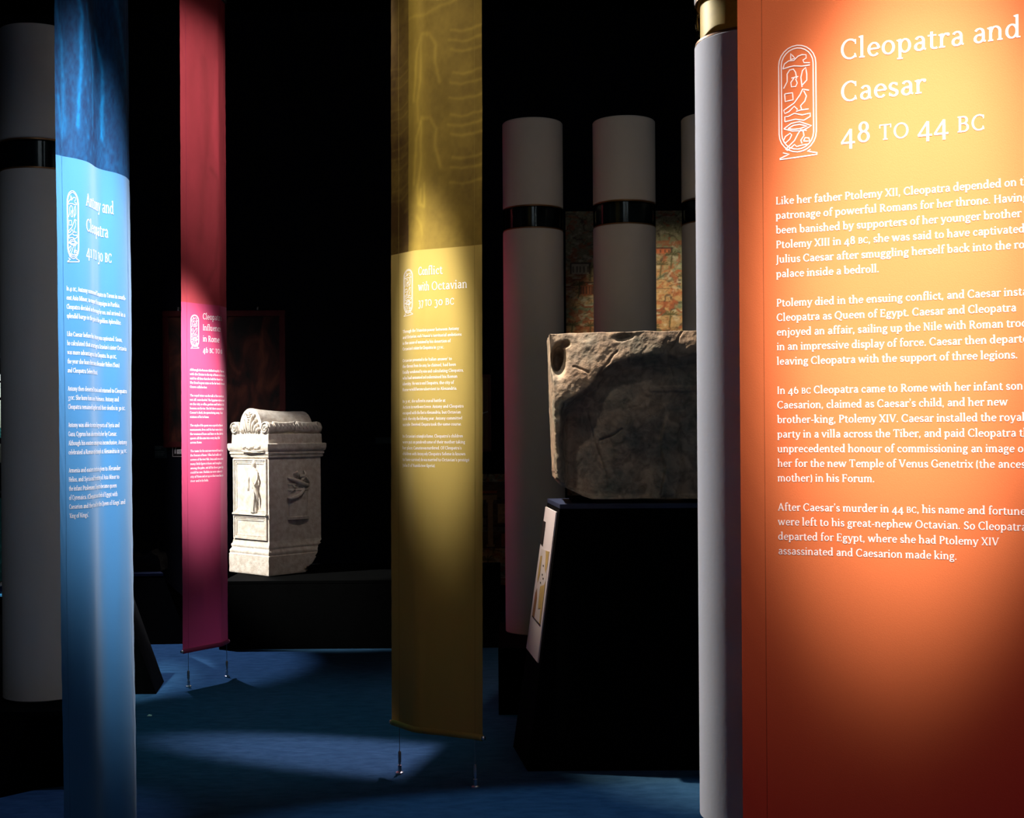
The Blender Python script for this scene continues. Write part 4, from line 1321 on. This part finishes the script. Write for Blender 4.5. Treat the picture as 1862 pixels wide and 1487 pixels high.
platform('slanted_plinth', [(nx0, 6.67, 0), (nx1, 6.67, 0), (nx1 - 0.05, 7.0, 0), (nx0, 7.0, 0)],
         [(nx0, 6.72, 0.62), (nx1 - 0.235, 6.72, 0.62), (nx1 - 0.26, 7.0, 0.62), (nx0, 7.0, 0.62)], 'slanted black plinth peeping out behind the blue banner', 'plinth')

# ------------------------------------------------------------------ pictures, labels and murals on the back wall
YW = WALL - 0.002


def wall_xz(px, py, D=YW):
    p = P(px, py, D)
    return p.x, p.z


def dark_picture_mat():
    m = mat('old_painting', (0.1, 0.1, 0.1), 0.45, 0.3)
    nt = m.node_tree; n, l = nt.nodes, nt.links
    bs = n['Principled BSDF']
    tc = n.new('ShaderNodeTexCoord')
    nz = n.new('ShaderNodeTexNoise'); nz.inputs['Scale'].default_value = 3.2; nz.inputs['Detail'].default_value = 8; nz.inputs['Distortion'].default_value = 1.4
    mp_ = n.new('ShaderNodeMapping'); mp_.inputs['Scale'].default_value = (1.6, 1, 0.9)
    l.new(tc.outputs['Object'], mp_.inputs[0]); l.new(mp_.outputs[0], nz.inputs['Vector'])
    r = n.new('ShaderNodeValToRGB')
    r.color_ramp.elements[0].position = 0.38; r.color_ramp.elements[0].color = (0.012, 0.014, 0.014, 1)
    r.color_ramp.elements[1].position = 0.7; r.color_ramp.elements[1].color = (0.15, 0.05, 0.03, 1)
    e = r.color_ramp.elements.new(0.52); e.color = (0.06, 0.022, 0.018, 1)
    l.new(nz.outputs['Fac'], r.inputs[0]); l.new(r.outputs[0], bs.inputs['Base Color'])
    return m


def framed(name, pxa, pxb, pya, pyb, fw, canvas, framem, label, D=YW):
    x0, z1 = wall_xz(pxa, pya, D); x1, z0 = wall_xz(pxb, pyb, D)
    cx, cz = (x0 + x1) / 2, (z0 + z1) / 2
    hw, hh = (x1 - x0) / 2, (z1 - z0) / 2
    r = empty(name, (cx, D, cz)); tag(r, label, 'picture')
    b_ = B(); b_.box(-hw + fw, hw - fw, -0.018, 0.0, -hh + fw, hh - fw); b_.build('canvas', canvas, r)
    for k, (a, c, d, e) in enumerate(((-hw, hw, hh - fw, hh), (-hw, hw, -hh, -hh + fw), (-hw, -hw + fw, -hh + fw, hh - fw), (hw - fw, hw, -hh + fw, hh - fw))):
        b_ = B(); b_.box(a, c, -0.035, 0.0, d, e, 0.004); b_.build('frame_bar', framem, r)
    return r, hw, hh


pr, hw, hh = framed('framed_painting', 297, 521, 566, 812, 0.045, dark_picture_mat(), M['frame_red'], 'large dark oil painting in a frame coloured red for banner spill behind the crimson banner')  # frame colour carries the red spill from the crimson banner
for sx in (-0.75, 0.55):
    b = B(); b.box(-0.012, 0.012, -0.03, 0.0, 0, 0.03, 0.003); b.ball((0.004, -0.03, 0.022), 0.008, 0.008, 0.008, 8, 6)
    o = b.build('hanging_clip', M['metal'], pr, True, loc=(sx * hw, 0.0, hh + 0.001))

wm = mat('brown_wash_paper', (0.20, 0.115, 0.065), 0.7, 0.2, noise_scale=40, noise_amt=0.15, stretch=(3, 1, 0.2))
pr2, hw2, hh2 = framed('framed_painting', 740, 893.5, 682, 821, 0.022, wm, M['frame_red'], 'plain brown picture in a thin red frame, half hidden behind the yellow banner')
b = B()
xr = hw2 - 0.024
b.tube([(xr, -0.0205, 0.012), (xr - 0.05, -0.0205, -0.004), (xr - 0.12, -0.0205, -0.014), (xr - 0.3, -0.0205, -0.02), (-xr, -0.0205, -0.03)], 0.004, 6)
b.build('white_line', M['sign_white'], pr2)


def mural_pixels(W_, H_, seed, top_green=True, dim=1.0, temple=False):
    """river landscape in mosaic colours, painted from hills, water, huts, reeds and trees"""
    xs = np.linspace(0, W_, int(W_ / 0.006)); zs = np.linspace(0, H_, int(H_ / 0.006))
    X, Z = np.meshgrid(xs, zs)
    warp = vnoise(X * 5, Z * 5, seed, 4)
    b1 = vnoise(X * 2.5 + warp, Z * 9 + warp * 2, seed + 1, 5)
    fine = vnoise(X * 45, Z * 60, seed + 2, 3)
    tan = np.array([0.46, 0.29, 0.12]); green = np.array([0.17, 0.20, 0.11]); rust = np.array([0.34, 0.09, 0.03]); dk = np.array([0.05, 0.028, 0.02]); cream = np.array([0.60, 0.55, 0.38])
    C = tan + 0 * X[..., None]
    mixm = lambda C, col, m: C * (1 - m[..., None]) + col * m[..., None]
    C = mixm(C, green, np.clip((b1 - 0.56) * 7, 0, 1))
    C = mixm(C, rust, np.clip((0.40 - b1) * 9, 0, 1) * 0.8)
    if top_green:
        C = mixm(C, green * 1.15, sm(H_ - 0.55, H_ - 0.35, Z + 0.35 * (vnoise(X * 3, Z * 0 + 1, seed + 6, 2) - 0.5)) * 0.85)
    band = np.abs(((Z * 5.5 + warp * 2.2 + 0.7 * vnoise(X * 4, Z * 3, seed + 9)) % 1) - 0.5)
    C = mixm(C, dk, np.clip((0.06 - band) * 30, 0, 1) * 0.75)
    for q_, am in ((9, 0.7), (20, 0.55)):
        rg = np.abs(vnoise(X * q_ + 3 * warp, Z * q_ * 1.5 + 2, seed + 20 + q_, 3) - 0.5)
        C = mixm(C, dk, np.clip((0.022 - rg) * 60, 0, 1) * am)
        rg2 = vnoise(X * q_ * 1.3 + 9, Z * q_ * 1.8 + 4, seed + 40 + q_, 3)
        C = mixm(C, rust, np.clip((rg2 - 0.60) * 9, 0, 1) * 0.7)
        C = mixm(C, cream, np.clip((0.36 - rg2) * 9, 0, 1) * 0.5)
    rng = random.Random(seed)
    for k in range(int(60 * W_ * H_)):
        x, z = rng.uniform(0, W_), rng.uniform(0.02, H_ * 0.85)
        kind = rng.random()
        if kind < 0.16:
            w_, h_ = rng.uniform(0.05, 0.11), rng.uniform(0.04, 0.10)
            inside = ((np.abs(X - x) < w_) & (Z > z) & (Z < z + h_))
            C = mixm(C, rust * rng.uniform(1.0, 1.7) if rng.random() < 0.6 else cream * 0.8, inside * 0.85)
            e = (((np.abs(np.abs(X - x) - w_) < 0.006) & (Z > z) & (Z < z + h_)) | ((np.abs(X - x) < w_ * 1.12) & (np.abs(Z - z - h_) < 0.007)))
            C = mixm(C, dk, e * 0.85)
            for j in range(-2, 3):
                C = mixm(C, dk, ((np.abs(X - x - j * w_ * 0.4) < 0.006) & (Z > z + 0.01) & (Z < z + h_ * 0.7)) * 0.7)
        elif kind < 0.45:
            t = stroke(X, Z, [(x, z), (x + 0.01, z + 0.10)], 0.006)
            for a in (-60, -30, 0, 30, 60, 90, -90):
                t = np.maximum(t, stroke(X, Z, [(x + 0.01, z + 0.10), (x + 0.01 + 0.05 * math.sin(math.radians(a)), z + 0.10 + 0.03 * math.cos(math.radians(a)))], 0.005))
            C = mixm(C, dk + np.array([0.02, 0.04, 0.0]), np.clip(t, 0, 1))
        elif kind < 0.85:
            t = stroke(X, Z, [(x - 0.06, z + 0.02), (x - 0.03, z), (x + 0.03, z), (x + 0.07, z + 0.03)], 0.007)
            C = mixm(C, rust * 0.8, np.clip(t, 0, 1))
            C = mixm(C, cream, np.clip(stroke(X, Z, [(x - 0.03, z + 0.01), (x + 0.03, z + 0.012)], 0.004), 0, 1) * 0.8)
        else:
            for j in range(7):
                t = stroke(X, Z, [(x + j * 0.012, z), (x + j * 0.012 + 0.004, z + 0.03)], 0.003)
                C = mixm(C, dk, np.clip(t, 0, 1) * 0.8)
    if temple:
        def rectm(x0, x1, z0, z1):
            return ((X > x0) & (X < x1) & (Z > z0) & (Z < z1)).astype(float)
        C = mixm(C, dk * 0.5, rectm(0, W_, 0.27, H_ - 0.06) * 0.8)
        for k in range(0, 8):
            x = W_ - 0.12 - k * 0.15
            C = mixm(C, tan * 0.9, rectm(x - 0.018, x + 0.018, 0.30, 0.62)); C = mixm(C, tan * 0.8, rectm(x - 0.03, x + 0.03, 0.28, 0.30)); C = mixm(C, tan * 0.8, rectm(x - 0.028, x + 0.028, 0.61, 0.63))
        C = mixm(C, tan * 0.7, rectm(0, W_ - 0.07, 0.63, 0.665)); C = mixm(C, rust, rectm(0, W_ - 0.07, 0.675, 0.695))
        C = mixm(C, tan, rectm(W_ - 0.065, W_ - 0.002, 0.46, 0.60) * (0.5 + 0.5 * fine))
        C = mixm(C, rust * 0.9, rectm(W_ - 0.04, W_ - 0.002, 0.28, 0.38))
    C = C * (0.72 + 0.55 * fine)[..., None] * dim
    return X, Z, np.clip(C, 0, 1)


def mural(name, x0, x1, z0, z1, y, seed, label, dim=1.0, temple=False, dimx=None):
    W_, H_ = x1 - x0, z1 - z0
    X, Z, C = mural_pixels(W_, H_, seed, not temple, dim, temple)
    r = empty(name, (x0, y, z0)); tag(r, label, 'mural')
    nz, nx = X.shape
    V = np.stack([X.ravel(), np.full(X.size, -0.0152), Z.ravel()], axis=-1)
    i = np.arange(nx * nz).reshape(nz, nx)
    Fc = np.stack([i[:-1, :-1], i[:-1, 1:], i[1:, 1:], i[1:, :-1]], axis=-1).reshape(-1, 4)
    pm = mat(name + '_print', (0.5, 0.5, 0.5), 0.6, 0.3, attr='print')
    np_mesh('printed_scene', V, Fc, pm, r, False, C.reshape(-1, 3))
    b_ = B(); b_.box(0, W_, -0.0148, 0.0, 0, H_, 0.001); b_.build('board', M['black'], r)
    return r


DM = WALL - 0.002
xa, zt_ = wall_xz(1028, 385, DM); xb, _ = wall_xz(1262, 385, DM)
mural('river_mural', xa, xb + 0.25, 0.9, zt_, DM, 71, 'tall mosaic style river scene panel seen between the far columns above the stone block')
xa, zt_ = wall_xz(800, 862, 9.15); xb, zb_ = wall_xz(922, 1063, 9.15)
mural('ruin_mural', xa, xb, zb_, zt_, 9.15, 77, 'dark printed panel of a pillared temple and river, right of the yellow banner', 1.0, True)
b = B(); b.box(xa + 0.1, xb - 0.1, 9.151, 9.2, 0, zb_ + 0.3); o = b.build('panel_stand', M['black']); tag(o, 'black stand holding up the dark temple panel', 'stand')

# wall labels
def plate(name, pxa, pxb, pya, pyb, m, label, D=YW, cat='label'):
    x0, z1 = wall_xz(pxa, pya, D); x1, z0 = wall_xz(pxb, pyb, D)
    r = empty(name, ((x0 + x1) / 2, D, (z0 + z1) / 2)); tag(r, label, cat)
    hw_, hh_ = (x1 - x0) / 2, (z1 - z0) / 2
    b_ = B(); b_.box(-hw_, hw_, -0.006, 0, -hh_, hh_, 0.001); b_.build('plate', m, r)
    return r, hw_, hh_


r, a, c = plate('wall_label', 281.5, 303, 810, 832.5, M['label_teal'], 'small dark caption plate on the back wall, below left of the large painting')
lt = mat('label_lettering', (0.25, 0.32, 0.34), 0.6, 0.2, noise_scale=20, noise_amt=0.1)
qs = []
for k, t in enumerate(['Antony and Cleopatra', 'oil on canvas', '', 'The queen receives', 'the Roman general at', 'her court in Egypt']):
    q, wd = FB.layout(t, 0.0088, 1)
    qs += [[(x - a * 0.9, c * 0.72 - k * 0.0125 + y) for x, y in qq] for qq in q]
Q = np.array(qs).reshape(-1, 2)
np_mesh('lettering', np.stack([Q[:, 0], np.full(len(Q), -0.0068), Q[:, 1]], -1), np.arange(len(Q)).reshape(-1, 4), lt, r, False)
r, a, c = plate('audio_guide_sign', 314, 338.5, 808, 830, M['ink'], 'black square audio guide sign with white headphones and number 17', cat='sign')
b = B()
for (xa_, xb_, za_, zb_) in ((-a, a, c - 0.003, c), (-a, a, -c, -c + 0.003), (-a, -a + 0.003, -c, c), (a - 0.003, a, -c, c)):
    b.box(xa_, xb_, -0.0085, -0.0062, za_, zb_)
b.build('border', M['sign_white'], r)
b = B()
b.tube([(0.031 * math.cos(math.pi * k / 16), -0.0085, 0.002 + 0.034 * math.sin(math.pi * k / 16)) for k in range(17)], 0.0022, 6)
for s_ in (-1, 1):
    b.box(s_ * 0.031 - 0.0045, s_ * 0.031 + 0.0045, -0.0105, -0.0062, -0.024, 0.004, 0.001)
b.build('headphones', M['sign_white'], r)
b = B(); b.box(-0.018, 0.018, -0.009, -0.0062, -0.026, 0.010); b.build('number_tile', M['sign_white'], r)
q, wd = FB.layout('17', 0.030, 2)
Q = np.array(q).reshape(-1, 2)
np_mesh('number', np.stack([Q[:, 0] - wd / 2, np.full(len(Q), -0.0095), Q[:, 1] - 0.013], -1), np.arange(len(Q)).reshape(-1, 4), M['ink'], r, False)
plate('wall_label', 683, 722, 795, 806, M['label_teal'], 'thin dark caption strip on the back wall just left of the yellow banner')

# ------------------------------------------------------------------ lit display case at the far left
DC = 6.5
cxr = GX(5.0, DC, 1.2)
r = empty('display_case', (cxr - 0.55, DC + 0.35, 0)); tag(r, 'lit glass display case with white panels, at the left edge behind the column', 'display case')
hwc = 0.55
zc = lambda py: P(2, py, DC).z
b = B(); b.box(-hwc, hwc, -0.33, 0.35, 0, zc(1092)); b.build('cabinet_base', M['black'], r)
b = B(); b.box(-hwc, hwc, -0.35, 0.35, zc(1085), zc(1080), 0.002); b.build('base_ledge', mat('blue_ledge', (0.10, 0.45, 0.85), 0.4, 0.4, noise_scale=9, noise_amt=0.1), r)
b = B(); b.box(-hwc, hwc, -0.345, 0.35, zc(1066), zc(1060), 0.002); b.build('case_floor', M['sign_white'], r)
b = B(); b.box(-hwc, hwc, 0.33, 0.35, zc(1092), zc(640)); b.build('case_back', M['label_teal'], r)
tealp = mat('teal_textile', (0.10, 0.42, 0.42), 0.8, 0.1, noise_scale=25, noise_amt=0.6)
lm = mat('cream_panel', (0.85, 0.80, 0.66), 0.6, 0.2, noise_scale=12, noise_amt=0.1)
for (ya, yb, mm, nm) in ((641, 650, M['sign_white'], 'light_rail'), (680, 692, lm, 'text_panel'), (695, 722, lm, 'text_panel'), (727, 778, lm, 'text_panel'), (778, 796, tealp, 'text_panel'), (807, 841, lm, 'text_panel'), (893, 897, M['metal'], 'shelf'), (906, 1058, tealp, 'textile')):
    b = B(); b.box(-hwc + 0.02, hwc - 0.004, -0.32, -0.30, zc(yb), zc(ya), 0.001); b.build(nm, mm, r)
b = B(); b.box(-hwc, hwc, -0.352, -0.346, zc(1060), zc(640)); b.build('glass_front', M['glass'], r)
b = B(); b.box(-hwc, hwc, -0.345, 0.35, zc(640), zc(628), 0.002); b.build('case_roof', M['black'], r)
spot('case_lamp', (cxr - 0.3, DC - 0.5, 3.0), (cxr - 0.15, DC, 1.3), 420, (0.85, 0.95, 0.92), 34, 0.5, 0.03)

# ------------------------------------------------------------------ scrap on the carpet
p = P(272, 1297, 1.4 * F / (1297 - HOR))
b = B(); b.hull8([(-0.010, -0.008, 0), (0.012, -0.006, 0), (0.009, 0.008, 0), (-0.006, 0.010, 0)], [(-0.010, -0.008, 0.003), (0.012, -0.006, 0.002), (0.009, 0.008, 0.004), (-0.006, 0.010, 0.006)])
o = b.build('paper_scrap', M['scrap'], None, loc=(p.x, p.y, 0.0005)); tag(o, 'tiny white scrap of paper on the blue carpet right of the blue banner', 'scrap')
